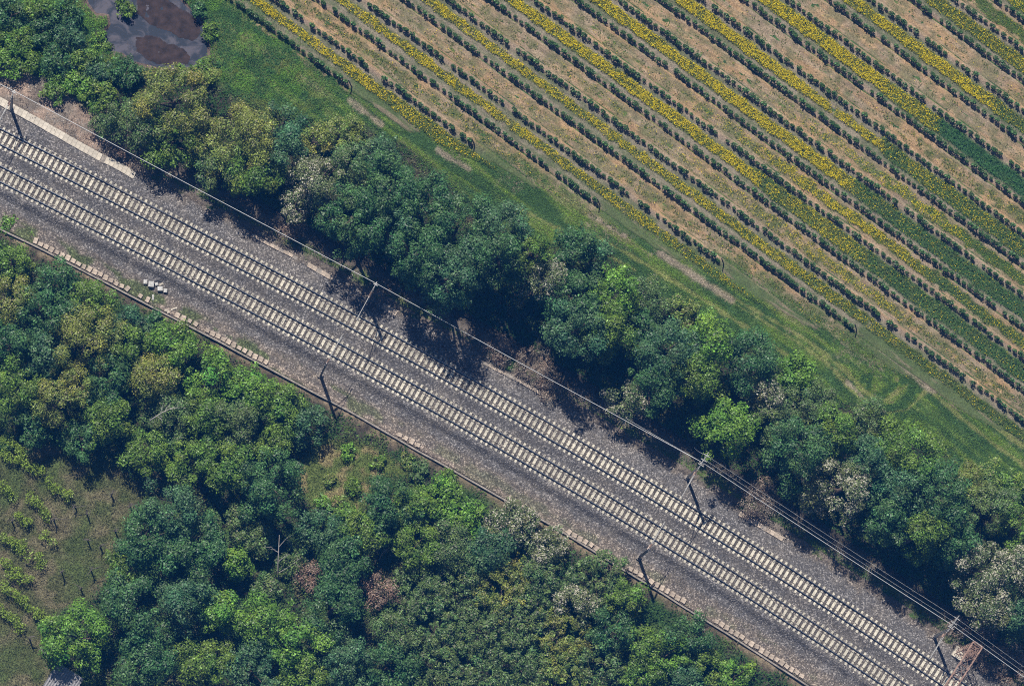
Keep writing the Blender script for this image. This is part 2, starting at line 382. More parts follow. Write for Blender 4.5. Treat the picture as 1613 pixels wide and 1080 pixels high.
# ------------------------------------------------------------------ vineyard field
# what grows in each alley (row k .. k+1): photo x, share of yellow flowers, green cover, dark tall grass
ALLEY = {
 -1: [(300, .02, .5, .3), (480, .05, .5, .2), (560, 0, .6, .3), (1613, 0, .5, .3)],
 0: [(363, .75, .7, 0), (520, .72, .7, 0), (590, .55, .8, 0), (640, .3, .9, .1), (760, .2, .9, .2), (1613, 0, .6, .3)],
 1: [(430, .05, .45, 0), (700, .12, .5, 0), (900, .05, .4, .1), (1613, .05, .5, .2)],
 2: [(497, .42, .6, 0), (620, .62, .7, 0), (760, .5, .7, 0), (900, .42, .7, .1), (1000, .3, .75, .15), (1130, .18, .7, .2), (1250, .05, .6, .3), (1613, 0, .4, .2)],
 3: [(563, .05, .35, 0), (900, .12, .35, 0), (1130, .05, .45, 0), (1613, .02, .5, .2)],
 4: [(630, .6, .7, 0), (820, .6, .7, 0), (1000, .45, .7, .05), (1190, .42, .75, .05), (1290, .2, .8, .2), (1613, .03, .75, .3)],
 5: [(700, .02, .3, 0), (1000, .08, .35, 0), (1220, .25, .5, 0), (1330, .45, .6, 0), (1450, .12, .5, .1), (1613, .05, .5, .2)],
 6: [(763, .85, .8, 0), (1060, .8, .8, 0), (1185, .85, .8, 0), (1200, .2, 1, .5), (1300, .4, 1, .3), (1345, .3, 1, .4), (1370, .04, 1, .5), (1613, .03, 1, .6)],
 7: [(830, .02, .3, 0), (1080, .06, .35, 0), (1240, .45, .6, 0), (1330, .7, .75, 0), (1440, .4, .9, .2), (1480, .1, .9, .5), (1613, .3, .9, .3)],
 8: [(897, .8, .8, 0), (1210, .85, .8, 0), (1330, .6, .9, 0), (1350, .1, 1, .6), (1613, .03, 1, .7)],
 9: [(964, .02, .2, 0), (1200, .05, .3, 0), (1360, .3, .55, 0), (1430, .4, .6, 0), (1500, .45, .8, .1), (1540, .1, .9, .2), (1613, .15, .95, .2)],
 10: [(1031, .95, .85, 0), (1230, .9, .8, 0), (1300, .8, .75, 0), (1312, .15, .4, 0), (1325, .6, .6, 0), (1384, .75, .7, 0), (1395, .1, 1, .6), (1440, .25, 1, .5), (1613, .12, 1, .55)],
 11: [(1098, .01, .16, 0), (1300, .02, .25, 0), (1613, .15, .6, .1)],
 12: [(1165, .97, .9, 0), (1380, .95, .9, 0), (1400, .4, 1, .2), (1470, .35, 1, .2), (1485, 0, 1, 1), (1613, 0, 1, 1)],
 13: [(1231, .01, .14, 0), (1613, .03, .28, 0)],
 14: [(1298, .5, .8, 0), (1400, .55, .8, 0), (1480, .85, .85, 0), (1545, .75, .85, 0), (1575, .2, .9, .4), (1613, .1, .9, .5)],
 15: [(1365, .01, .16, 0), (1613, .06, .35, 0)],
 16: [(1432, .35, .9, 0), (1500, .25, .9, .1), (1613, .3, .9, .1)],
 17: [(1499, .02, .35, 0), (1560, .05, .8, 0), (1613, .1, .8, 0)],
 18: [(1565, .3, 1, .1), (1700, .3, 1, .1)], 19: [(1600, .05, .3, 0), (1700, .05, .3, 0)], 20: [(1600, .3, .9, 0), (1700, .3, .9, 0)],
}
def pxx(x, y):
    v = (np.stack([x, y, np.full(np.shape(x), ZU)], -1) - CAM) @ RT
    return PW / 2 + FOC * v[..., 0] / -v[..., 2]
def alley(x, y):
    """alley index, position across it (0..1), yellow, green, dark"""
    u, v = rowuv(x, y); k = np.floor(v / ROWD).astype(int); t = v / ROWD - k
    ax = pxx(x, y); yl = np.zeros(x.shape); gr = np.full(x.shape, .3); dk = np.zeros(x.shape)
    for q, tab in ALLEY.items():
        m = k == q
        if m.any():
            a = np.array(tab); yl[m] = np.interp(ax[m], a[:, 0], a[:, 1]); gr[m] = np.interp(ax[m], a[:, 0], a[:, 2]); dk[m] = np.interp(ax[m], a[:, 0], a[:, 3])
    return k, t, yl, gr, dk
def strip_w(k, t, gr, x, y):
    c = np.where(k % 2 == 0, .52, .50); hw = np.where(k % 2 == 0, .16 + .13 * np.clip((gr - .7) / .3, 0, 1), .13)
    wob = (fbm(x, y, .8, 21, 3) - .5) * .16
    return sm(0.07, -.03, np.abs(t - c) - np.where(k % 2 == 0, hw, .19) + wob * np.where(k % 2 == 0, 1, 2.2))
REND = np.array([float(rowuv(*P(a, b, ZU)[:2])[0]) for a, b in [(546, 141), (741, 231), (937, 327), (1131, 421), (1337, 529)]])
def beyond(x, y):
    """1 where a row has already ended and the headland grass takes over"""
    u, v = rowuv(x, y); kr = np.clip(np.round(v / ROWD + .18).astype(int), 0, 60); e = np.where(kr < 5, REND[np.clip(kr, 0, 4)], 1e4)
    return sm(-.3, 1.6, u - e + (fbm(x, y, 1.1, 48, 3) - .5) * 4)
def field_colour(x, y):
    k, t, yl, gr, dk = alley(x, y)
    n1 = fbm(x, y, 4, 41); n2 = fbm(x, y, .5, 42, 3); u, v = rowuv(x, y); n3 = fbm(u * .08, v, .35, 43, 2)
    ev = (k % 2 == 0)
    soil = mix(np.broadcast_to(C_SOIL, x.shape + (3,)), (.235, .18, .12), sm(.35, .65, n1 * .6 + n3 * .4))
    n4 = fbm(u * .05, v, .22, 44, 2); soil = soil * (0.62 + .30 * n3 + .46 * n4)[..., None]; soil = mix(soil, (.135, .125, .062), sm(.42, .60, fbm(x, y, .8, 45, 4)) * .78 * sm(.40, .22, np.abs(t - .5)))
    mown = mix(np.broadcast_to(np.array([.105, .112, .060]), x.shape + (3,)), (.195, .165, .118), sm(.35, .65, n2 * .5 + n3 * .5))
    col = np.where(ev[..., None], mown, soil)
    # the tilled band under each row, orange on the odd side
    nr = np.minimum(t, 1 - t)
    col = mix(col, (.22, .165, .12), sm(.13, .05, nr) * .8)
    edge = sm(3.2, .2, sdf(x, y, FIELD) + (fbm(x, y, 1.5, 91, 3) - .5) * 5)
    col = mix(col, (.075, .10, .036), edge * sm(.3, .6, fbm(x, y, .45, 46, 3)) * .9)
    bey = beyond(x, y); hg = mix(np.broadcast_to(np.array([.070, .098, .034]), x.shape + (3,)), (.16, .135, .085), sm(.52, .68, fbm(u * .15, v, .6, 49, 3)))
    col = mix(col, hg, bey * .9)
    w = strip_w(k, t, gr, x, y)
    g = mix(np.broadcast_to(np.array([.075, .095, .028]), x.shape + (3,)), (.030, .072, .030), dk)
    cov = sm(.75, .45, n2 + (.6 - gr) * .9)
    col = mix(col, g, w * np.clip(cov * gr * 1.5, 0, 1))
    return col
uu = np.arange(-14, 150, .45); vv = np.arange(-7, 21.5 * ROWD, .08)
U, V_ = np.meshgrid(uu, vv); U = U.ravel(); V_ = V_.ravel()
X = ROW0[0] + U * RDIR[0] + V_ * RN[0]; Y = ROW0[1] + U * RDIR[1] + V_ * RN[1]
fs = sdf(X, Y, FIELD) + (fbm(X, Y, 1.6, 51, 3) - .5) * 2.0
tt_ = V_ / ROWD - np.floor(V_ / ROWD)
Z = zground(X, Y) + .05 + .05 * (np.cos(tt_ * 2 * math.pi)) * .8
od = (np.floor(V_ / ROWD).astype(int) % 2 != 0); wv = (fbm(U, V_ * 0 + np.floor(V_ / ROWD) * 7, 6, 57, 2) - .5) * .05
Z = Z - od * (.16 * np.exp(-((tt_ - .875 + wv) / .026) ** 2) + .09 * np.exp(-((tt_ - .2 + wv) / .03) ** 2)) * (.4 + .9 * fbm(U, V_, 2.5, 58, 2)) + (fbm(U, V_, .3, 59, 3) - .5) * .07
Z = np.where(fs < 0, Z - .25 * sm(0, -.5, fs) - .1, Z)
F4 = grid_faces(len(uu), len(vv)); keep = (fs[F4].max(1) > -.6); F4 = F4[keep]
used, inv = np.unique(F4, return_inverse=True)
tag(link_mesh('vineyard_soil', np.stack([X, Y, Z], -1)[used], inv.reshape(-1, 4), MAT['field'], pig=field_colour(X[used], Y[used]), smooth=True), kind='structure')
def zfield(x, y):
    u, v = rowuv(x, y); t = v / ROWD; return zground(x, y) + .05 + .04 * np.cos(t * 2 * math.pi)

# ------------------------------------------------------------------ ballast bed
SL = arc[-1]
us = np.arange(0, SL, .28); prof = np.array([
 (4.25, -.75), (3.9, -.5), (3.6, -.33), (3.2, -.30), (2.75, -.28), (2.35, -.2), (1.95, -.05), (1.7, .0), (1.2, .0), (.75, -.02), (.4, -.03), (0, -.03), (-.4, -.03), (-.75, -.02), (-1.2, 0), (-1.6, -.05), (-1.79, -.075), (-2.0, -.05),
 (-GAP + 1.2, 0), (-GAP + .75, -.02), (-GAP + .4, -.03), (-GAP, -.03), (-GAP - .4, -.03), (-GAP - .75, -.02), (-GAP - 1.25, 0), (-GAP - 1.55, -.04), (-GAP - 1.8, -.24), (-GAP - 2.05, -.45), (-GAP - 2.25, -.57), (-GAP - 2.8, -.60), (-GAP - 3.3, -.60), (-GAP - 3.8, -.59), (-GAP - 4.3, -.58), (-GAP - 4.75, -.58), (KERB - .0, -.59), (KERB - .06, -.9)])
pd = []; 
for i in range(len(prof) - 1):
    nseg = max(1, int(round(abs(prof[i][0] - prof[i + 1][0]) / .16)))
    for j in range(nseg): pd.append(prof[i] + (prof[i + 1] - prof[i]) * j / nseg)
pd.append(prof[-1]); pd = np.array(pd)
US, DI = np.meshgrid(us, np.arange(len(pd))); US = US.ravel(); DI = DI.ravel()
dd = pd[DI, 0].copy(); zz = pd[DI, 1].copy()
ragged = (fbm(US, dd, 1.4, 61, 3) - .5)
dd = dd + np.where(dd > 3.5, ragged * 1.4, 0)
shoulder = ((dd < -GAP - 1.4) & (dd > -GAP - 2.6)) | ((dd > 1.7) & (dd < 3.0))
inner = (dd < KERB + .3)
zz = zz + (fbm(US, dd, .5, 62, 3) - .5) * np.where(inner, .0, np.where(shoulder, .14, .05))
xy = T(US, dd)
n1 = fbm(xy[:, 0], xy[:, 1], 2.2, 63); n2 = fbm(xy[:, 0], xy[:, 1], .7, 64, 3)
bc = mix(np.broadcast_to(np.array([.118, .110, .106]), (len(dd), 3)), (.142, .128, .117), sm(.4, .65, n1))
fo = np.maximum(sm(.95, .7, np.abs(dd)), sm(.95, .7, np.abs(dd + GAP))); bc = mix(bc, (.105, .088, .074), fo * .7)
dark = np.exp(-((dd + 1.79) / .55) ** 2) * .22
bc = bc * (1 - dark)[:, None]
e = dd + GAP
cess = sm(-2.5, -3.3, e + (n2 - .5) * 1.2)
bc = mix(bc, mix(np.broadcast_to(np.array([.135, .114, .096]), (len(dd), 3)), (.18, .146, .115), sm(.4, .65, n2)), cess * .75)
ks = sm(-4.25, -4.5, e + (n2 - .5) * .5); bc = mix(bc, (.215, .172, .138), ks * .8)
weed = sm(-3.1, -3.7, e) * sm(.47, .60, fbm(US * .5, dd, 1.1, 66)) * (1 - sm(60, 75, US) * .6)
bc = mix(bc, (.06, .085, .026), weed * .8)
bc = mix(bc, C_BANK * 1.05, sm(2.7, 3.5, dd + (n2 - .5) * 1.4) * .8)
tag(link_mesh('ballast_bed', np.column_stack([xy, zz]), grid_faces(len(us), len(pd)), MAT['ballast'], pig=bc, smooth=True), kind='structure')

# ------------------------------------------------------------------ the two tracks
def sweep(profile, d0, s0, s1, st=1.0):
    ss = np.arange(s0, s1 + .01, st); n = len(profile); V = []
    for (a, z) in profile: V.append(np.column_stack([T(ss, d0 + a), np.full(len(ss), z)]))
    V = np.array(V).transpose(1, 0, 2).reshape(-1, 3); f = []; mi = []
    for i in range(len(ss) - 1):
        for k in range(n):
            f.append((i * n + k, (i + 1) * n + k, (i + 1) * n + (k + 1) % n, i * n + (k + 1) % n))
    return V, np.array(f)
RAILP = [(-.04, .215), (.04, .215), (.04, .175), (.012, .155), (.012, .065), (.07, .05), (.07, .03), (-.07, .03), (-.07, .05), (-.012, .065), (-.012, .155), (-.04, .175)]
def sleeper_geo():
    mb = MB()
    mb.box((0, .80, -.052), (.27, .84, .16), taper=.86); mb.box((0, -.80, -.052), (.27, .84, .16), taper=.86)
    mb.box((0, 0, -.045), (.31, .76, .16), taper=.93)
    return mb
def fast_geo():
    mb = MB()
    for sgn in (1, -1):
        for o in (.1, -.1): mb.box((0, sgn * .7525 + o, .045), (.09, .035, .025))
    return mb
for ti, (d0, lab) in enumerate(((0.0, 'upper railway track, nearer the tall tree belt and the bright overhead wire'), (-GAP, 'lower railway track, nearer the shaded gravel shoulder and slab kerb'))):
    mid = T(SL / 2, d0); base = np.array([mid[0], mid[1], 0.0])
    tr = empty('railway_track', base, lab, 'railway track', 'pair of railway tracks')
    for sgn in (1, -1):
        V, f = sweep(RAILP, d0 + sgn * .7525, 4, SL - 4)
        fm = np.zeros(len(f), int); fm[0::len(RAILP)] = 1
        link_mesh('rail', V - base, f, None, tr, mats=[MAT['rail_side'], MAT['rail_top']], fm=fm)
    ss = np.arange(5 + (0 if ti == 0 else .2), SL - 5, .6)
    pos = T(ss, d0); near = np.argsort([abs(Q((p[0], p[1], 0))[0] - 500) + (0 if 0 < Q((p[0], p[1], 0))[0] < 1613 else 9999) for p in pos])
    chosen = set(near[:100].tolist())
    g = sleeper_geo(); sm_me = None; rest = MB()
    fg = fast_geo(); fas = MB()
    for i, (s, p) in enumerate(zip(ss, pos)):
        a = heading(s) + rnd.gauss(0, .008); c_, s_ = math.cos(a), math.sin(a); Rm = np.array([[c_, s_, 0], [-s_, c_, 0], [0, 0, 1]])
        loc = np.array([p[0], p[1], rnd.gauss(0, .006)]) - base
        q = Q((p[0], p[1], 0)); off = not (-40 < q[0] < 1653 and -40 < q[1] < 1120)
        if i in chosen:
            if sm_me is None:
                o = g.build('sleeper', MAT['sleeper'], tr); sm_me = o
            else:
                o = sm_me.copy(); C.objects.link(o); o.parent = tr
            o.location = loc; o.rotation_euler = (0, 0, a)
        else: rest.add(np.concatenate(g.V) @ Rm + loc, g.F)
        if not off: fas.add(np.concatenate(fg.V) @ Rm + loc, fg.F)
    tag(rest.build('sleepers', MAT['sleeper'], tr), kind='stuff')
    tag(fas.build('rail_fastenings', MAT['rail_side'], tr), kind='stuff')

# ------------------------------------------------------------------ drain wall, kerb slabs, cable troughs
ws = np.arange(2, SL - 2, .5)
wd = KERB - .14 + (fbm(ws, ws * 0, 6, 71, 2) - .5) * .25
def ribbon(ss, d, w, z0, z1):
    a = T(ss, d + w / 2); b = T(ss, d - w / 2); n = len(ss)
    z0 = np.broadcast_to(z0, n); z1 = np.broadcast_to(z1, n)
    V = np.stack([np.column_stack([a, z1]), np.column_stack([b, z1]), np.column_stack([b, z0]), np.column_stack([a, z0])], 1).reshape(-1, 3)
    f = [(i * 4 + k, i * 4 + (k + 1) % 4, (i + 1) * 4 + (k + 1) % 4, (i + 1) * 4 + k) for i in range(n - 1) for k in range(4)]
    f += [(3, 2, 1, 0), tuple(4 * (n - 1) + k for k in range(4))]
    return V, f
V, f = ribbon(ws, wd, .17, -1.3, -.48 + (fbm(ws, ws * 0, 3, 72, 2) - .5) * .12)
tag(link_mesh('drain_wall', V, f, MAT['wall']), 'long low concrete drain wall along the wooded lower side of the tracks', 'wall')
def s_of(px, py, z=-.5): p = P(px, py, z); return float(sd(p[0], p[1])[0])
SLABRUNS = [((50, 380), (202, 462), 'run at the left picture edge'), ((213, 467), (236, 479), 'run below the pile of pale blocks'),
 ((273, 497), (311, 516), 'sandy run beside the weedy verge'), ((321, 521), (420, 578), 'run alongside the bright green trees'),
 ((624, 683), (662, 706), 'run facing the glade'), ((888, 842), (958, 882), 'run below the white-flowered shrubs'),
 ((985, 899), (1080, 949), 'run at the right lower mast'), ((1123, 979), (1262, 1074), 'run right of the small dark tree')]
mb = MB(); mb.box((0, 0, 0), (.56, .62, .16), taper=.94); slab0 = None
for (a, b, ph) in SLABRUNS:
    s0, s1 = s_of(*a), s_of(*b); n = max(2, int((s1 - s0) / .62))
    for i in range(n):
        s = s0 + (i + .5) * (s1 - s0) / n; p = T(s, KERB + .32 + rnd.gauss(0, .03))
        if slab0 is None: o = slab0 = mb.build('kerb_slab', MAT['slab'])
        else: o = slab0.copy(); C.objects.link(o)
        o.location = (p[0], p[1], -.50 + rnd.uniform(-.02, .03)); o.rotation_euler = (rnd.gauss(0, .03), rnd.gauss(0, .03), heading(s) + rnd.gauss(0, .11))
        k = rnd.uniform(.72, 1.02); o.scale = (k, rnd.uniform(.62, 1.05), 1)
        tag(o, f'{ordinal(i + 1)} kerb slab from the left, {ph}', 'kerb slab', 'concrete slabs along the drain wall')
TROUGHS = [((-40, 128), (216, 270), 3.3, .85, 'long curving pale cable trough at the left, below the bare bank'), ((398, 368), (470, 404), 3.05, .34, 'short pale cable trough beneath the brown scrub left of the deep shadow'),
 ((486, 414), (536, 442), 3.0, .5, 'crumbled sandy cable trough ending where the deep shade starts'),
 ((606, 474), (628, 488), 3.02, .62, 'tiny isolated trough section right of the middle upper mast'), ((762, 571), (872, 632), 3.0, .3, 'slim pale cable trough in the sunlit gap under the brown thicket'),
 ((1172, 796), (1240, 838), 3.05, .5, 'pale cable trough right of the tall branched mast')]
for (a, b, d0, w, lab) in TROUGHS:
    s0, s1 = s_of(*a, -.3), s_of(*b, -.3); pm = T((s0 + s1) / 2, d0)
    t = empty('cable_trough', (pm[0], pm[1], -.3), lab, 'cable trough', 'cable troughs along the upper track'); base = np.array([pm[0], pm[1], -.3])
    ss = np.linspace(s0, s1, max(4, int((s1 - s0) / .5))); dvar = d0 + (.30 - .62 * np.linspace(0, 1, len(ss)) if w > .8 else 0) + (fbm(ss, ss * 0, 5, 74, 2) - .5) * .3
    V, f = ribbon(ss, dvar, w, -.7, -.23); link_mesh('trough_body', V - base, f, MAT['wall'], t)
    n = min(95, max(2, int((s1 - s0) / .5))); edges = np.linspace(s0, s1, n + 1)
    lid = MB(); lid.box((0, 0, 0), ((s1 - s0) / n * .98, w * .97, .06), taper=.98); lo = None
    for i in range(n):
        if rnd.random() < (.04 if w > .6 else .12): continue
        s = (edges[i] + edges[i + 1]) / 2; p = T(s, np.interp(s, ss, dvar) + rnd.gauss(0, .012))
        if lo is None: o = lo = lid.build('trough_lid', MAT['concrete' if w > .8 else 'slab'], t)
        else: o = lo.copy(); C.objects.link(o); o.parent = t
        o.location = (p[0] - base[0], p[1] - base[1], .105 + rnd.uniform(0, .01)); o.rotation_euler = (rnd.gauss(0, .012), 0, heading(s) + rnd.gauss(0, .012))
p = P(70, 182, -.2)

# ------------------------------------------------------------------ masts, wires, gantry
def arm_geo(kind, L):
    pass
heads = []
def mast(px, py, side, h, ln, label, cross=False, feeder=True, dark=False):
    """side +1: stands above the upper track, reaching down over it; -1: below the lower track"""
    b0 = P(px, py, -.35 if side > 0 else -.6); s, d = sd(b0[0], b0[1]); s = float(s)
    zb = -.35 if side > 0 else -.6
    t = empty('catenary_mast', (b0[0], b0[1], zb), label, 'catenary mast', 'catenary masts beside the tracks', heading(s))
    mb = MB(); w = .24
    for o in (-1, 1): mb.box((0, o * w * .5, h / 2), (.22, .03, h), taper=.8)
    mb.box((0, 0, h / 2), (.03, w, h), taper=.9); mb.build('pole', MAT['darksteel'] if dark else MAT['galv'], t)
    MB().box((0, 0, .05), (.55, .55, .4), taper=.9).build('footing', MAT['wall'], t)
    k = -side
    a = MB(); top = h - .35
    a.tube([(0, k * .12, top), (0, k * ln, top - .1)], .035); a.tube([(0, k * .12, top - 1.5), (0, k * (ln - .9), top - .15)], .035)
    a.tube([(0, k * (ln - 1.2), top - .55), (.1, k * (ln - .1), top - .85)], .025); a.tube([(0, k * (ln - .35), top - .1), (0, k * (ln - .35), top - .75)], .02)
    ar = a.build('cantilever', MAT['galv'], t)
    for (p0, p1) in (((0, k * .3, top), (0, k * .85, top - .02)), ((0, k * .35, top - 1.3), (0, k * .8, top - .97))):
        p0 = np.array(p0); p1 = np.array(p1); i = MB(); n = 7
        for q in range(n): i.tube([p0 + (p1 - p0) * (q + .1) / n, p0 + (p1 - p0) * (q + .7) / n], [.11, .06], 8)
        i.build('insulator', MAT['insul'], t)
    if feeder:
        i = MB(); i.tube([(0, -k * 0, h), (0, -k * .45, h + .15), (0, -k * .8, h + .1)], .05); i.tube([(-.25, -k * .45, h + .15), (.25, -k * .45, h + .15)], .06); i.build('wire_bracket', MAT['galv'], t)
    if cross:
        i = MB(); i.tube([(0, -k * -.2, h), (0, -k * 1.7, h + .9)], .05); i.tube([(.0, -k * .9, h - .5), (0, -k * 1.7, h + .9)], .04)
        for q in (.25, .8, 1.35): i.tube([(-.35, -k * q, h + .25 + q * .35), (.35, -k * q, h + .25 + q * .35)], .05)
        i.build('cross_arm', MAT['galv'], t)
    c_, s_ = math.cos(heading(s)), math.sin(heading(s))
    loc = lambda x, y, z: np.array([b0[0] + x * c_ - y * s_, b0[1] + x * s_ + y * c_, zb + z])
    return dict(s=s, feed=loc(0, -k * .6, h + .18), outs=[loc(0, -k * q, h + .3 + q * .35) for q in (.9, 1.35)], con=loc(0, k * (ln - .35), top - .8), mess=loc(0, k * (ln - .35), top + .05))
MU = [mast(18, 172, 1, 6.0, 3.4, 'catenary mast at the left picture edge beside the curving pale trough'),
      mast(579, 473, 1, 7.0, 3.7, 'catenary mast at the edge of the deep tree shadow, thin arm over upper track'),
      mast(1082, 752, 1, 8.0, 3.8, 'tallest catenary mast, with a branched cross-arm carrying several wires', cross=True),
      mast(1471, 1002, 1, 7.2, 3.6, 'catenary mast just before the rusty gantry, two-pronged cross-arm', cross=True)]
ML = [mast(505, 592, -1, 7.5, 3.7, 'dark catenary mast on the kerb side facing the middle of the tree belt', feeder=False, dark=True),
      mast(1006, 878, -1, 7.0, 3.6, 'dark catenary mast on the kerb side below the branched tall mast', feeder=False, dark=True)]
def wire(name, pts, r, mat, sag, label, cat, group):
    mb = MB()
    for a, b in zip(pts[:-1], pts[1:]):
        a = np.array(a); b = np.array(b); tt = np.linspace(0, 1, 13)
        mb.tube([a + (b - a) * t_ - np.array([0, 0, 4 * sag * t_ * (1 - t_)]) for t_ in tt], r, 5)
    return tag(mb.build(name, mat), label, cat, group)
def off(p, ds, dz=0):
    s, d = sd(p[0], p[1]); q = T(float(s) + ds, float(d)); return np.array([q[0], q[1], p[2] + dz])
wire('overhead_wire', [off(MU[0]['feed'], -18)] + [m['feed'] for m in MU] + [off(MU[3]['feed'], 26)], .026, MAT['alu'], .25, 'bright silver overhead feeder wire running mast to mast above the upper verge', 'overhead wire', 'overhead wires')
wire('overhead_wire', [MU[2]['outs'][0], MU[3]['outs'][0], off(MU[3]['outs'][0], 24)], .009, MAT['alu'], .35, 'thin pale wire from the branched mast, inner one of the outer pair', 'overhead wire', 'overhead wires')
wire('overhead_wire', [off(MU[2]['outs'][1], -1.5, .05), MU[2]['outs'][1], MU[3]['outs'][1], off(MU[3]['outs'][1], 24)], .009, MAT['alu'], .4, 'thin pale wire farthest from the tracks, hung from both cross-arms', 'overhead wire', 'overhead wires')
wire('overhead_wire', [off(MU[2]['outs'][0], -9, -2.5), MU[2]['feed']], .012, MAT['alu'], .1, 'short faint wire slanting down left from the branched mast', 'overhead wire', 'overhead wires')
for mm, lab in ((MU, 'thin dark contact wire hanging above the upper track'), (ML, 'thin dark contact wire hanging above the lower track')):
    wire('contact_wire', [off(mm[0]['con'], -60 if mm is ML else -20)] + [m['con'] for m in mm] + [off(mm[-1]['con'], 45 if mm is ML else 20)], .008, MAT['copper'], .0, lab, 'overhead wire', 'overhead wires')
# rusty lattice gantry across both tracks
pb = P(1512, 1030, -.3); gs = float(sd(pb[0], pb[1])[0]); gd = float(sd(pb[0], pb[1])[1])
gb = T(gs, gd); gt = empty('signal_gantry', (gb[0], gb[1], -.35), 'rusty lattice gantry spanning the tracks at the lower right corner', 'gantry', None, heading(gs))
def lattice(p0, p1, a, b, n, r=.045):
    p0 = np.array(p0, float); p1 = np.array(p1, float); a = np.array(a, float); b = np.array(b, float); mb = MB()
    cs = [(-1, -1), (1, -1), (1, 1), (-1, 1)]; pt = lambda t, c: p0 + (p1 - p0) * t + a * c[0] + b * c[1]
    for c in cs: mb.tube([pt(0, c), pt(1, c)], r * 1.5, 4)
    for i in range(n):
        for q in range(4):
            c0, c1 = cs[q], cs[(q + 1) % 4]
            mb.tube([pt(i / n, c0), pt(i / n, c1)], r, 4)
            mb.tube([pt(i / n, c0), pt((i + 1) / n, c1)] if (i + q) % 2 else [pt(i / n, c1), pt((i + 1) / n, c0)], r * .8, 4)
    for q in range(4): mb.tube([pt(1, cs[q]), pt(1, cs[(q + 1) % 4])], r, 4)
    return mb
span = gd + GAP + 3.3; GH = 7.6
for y0 in (0, -span):
    lattice((0, y0, 0), (0, y0, GH - .4), (.55, 0, 0), (0, .35, 0), 6, .03).build('gantry_leg', MAT['rust'], gt)
    MB().box((0, y0, .1), (1.6, 1.3, .5), taper=.92).build('footing', MAT['concrete'], gt)
lattice((0, .45, GH), (0, -span - .45, GH), (.55, 0, 0), (0, 0, .3), 8, .026).build('gantry_beam', MAT['rust'], gt)

# ------------------------------------------------------------------ blocks and cable beside the lower track
for (px, py, sx, sy, sz, rz, lab) in [(229, 444, .42, .5, .35, .5, 'white concrete block at the upper left end of the block pile'), (238, 448, .62, .66, .5, .45, 'largest grey concrete block in the pile by the lower track'),
    (246.5, 447.5, .34, .34, .3, .9, 'small white block wedged behind the largest grey block'), (252, 455, .58, .5, .42, .55, 'square white block right of the largest grey block'), (260.5, 458, .4, .42, .35, .5, 'small pale block at the right end of the block pile'),
    (254, 447.5, .5, .22, .12, 1.0, 'flat sandy offcut lying above the square white block'), (241, 468, .2, .62, .12, .55, 'narrow white concrete strip lying alone below the block pile'),
    (261.5, 489, .34, .3, .25, .3, 'cream stone among the weeds beside the kerb slabs'), (265, 491.5, .28, .3, .22, .9, 'smaller cream stone touching the weeds beside the kerb slabs'), (274, 486, .2, .75, .1, -.7, 'yellowish plank lying across the weedy verge')]:
    p = P(px, py, -.5); mb = MB(); mb.box((0, 0, sz / 2), (sx, sy, sz), taper=.9)
    mb.box((sx * .08, 0, sz + .02), (sx * .5, sy * .55, .05), taper=.8)
    o = mb.build('concrete_block' if 'plank' not in lab and 'stone' not in lab else ('plank' if 'plank' in lab else 'stone'), MAT['block'] if not ('sandy' in lab or 'yellow' in lab or 'cream' in lab) else MAT['concrete'])
    o.location = (p[0], p[1], -.62); o.rotation_euler = (0, 0, rz - math.pi / 6)
    tag(o, lab, 'block' if o.name.startswith('concrete') else o.name.split('.')[0], 'blocks dumped beside the lower track')
pts = [P(240, 446, -.3), P(247, 441, -.45), P(252, 443, -.5), P(262, 441, -.5), P(270, 437, -.45), P(276, 431, -.1)]
tag(MB().tube(pts, .045).build('cable', MAT['cable']), 'black cable curving from the block pile up to the rail', 'cable')
pts = [P(241, 437, -.5), P(244, 428, -.3), P(250, 418, -.02), P(258, 408, .05), P(265, 402, .05)]
tag(MB().tube(pts, .03).build('cable', MAT['galv']), 'pale thin conduit crossing from the block pile over the sleepers', 'cable')
# small frame on the bank, two white marker stakes
p = P(143, 216, -.3); fr = MB()
fr.tube([(-.5, -.15, 0), (-.25, .25, .8), (.35, .05, .8), (.5, -.35, 0)], .035, 5); o = fr.build('bent_bracket', MAT['rust']); o.location = p; tag(o, 'small bent metal bracket at the foot of the bare bank', 'bracket')
for dx, lab in ((0, 'short white marker stake on the bare bank'), (3, 'slightly longer white marker stake on the bare bank')):
    p = P(13 + dx, 142, -.3); o = MB().tube([(0, 0, 0), (.1, .1, .8 + dx * .05)], .04, 5).build('marker_stake', MAT['block']); o.location = p; tag(o, lab, 'stake', 'marker stakes on the bank')

# ------------------------------------------------------------------ pond
def flat_poly(name, poly, z, mat, rag=.25, seed=81, step=.1, relief=0.0):
    lo = poly.min(0) - 1; hi = poly.max(0) + 1
    ax = np.arange(lo[0], hi[0], step); ay = np.arange(lo[1], hi[1], step); A, B = np.meshgrid(ax, ay); A = A.ravel(); B = B.ravel()
    q = sdf(A, B, poly) + (fbm(A, B, 1.0, seed, 4) - .5) * rag * 2
    f = grid_faces(len(ax), len(ay)); f = f[q[f].min(1) > 0]; used, inv = np.unique(f, return_inverse=True)
    zz = z + relief * (fbm(A, B, .7, seed + 3, 3) - .4) * sm(0, .6, q)
    return link_mesh(name, np.stack([A, B, zz], -1)[used], inv.reshape(-1, 4), mat, smooth=True)
big = PP([(120, -50), (120, 110), (340, 125), (345, -50)], ZU - .35)
tag(flat_poly('pond_water', big, ZU - .38, MAT['water'], 0, step=1.0), kind='structure')
A1 = PP([(214, -6), (218, 22), (232, 38), (258, 46), (282, 60), (304, 66), (318, 52), (314, 34), (298, 20), (275, 4), (250, -6)], ZU - .35)
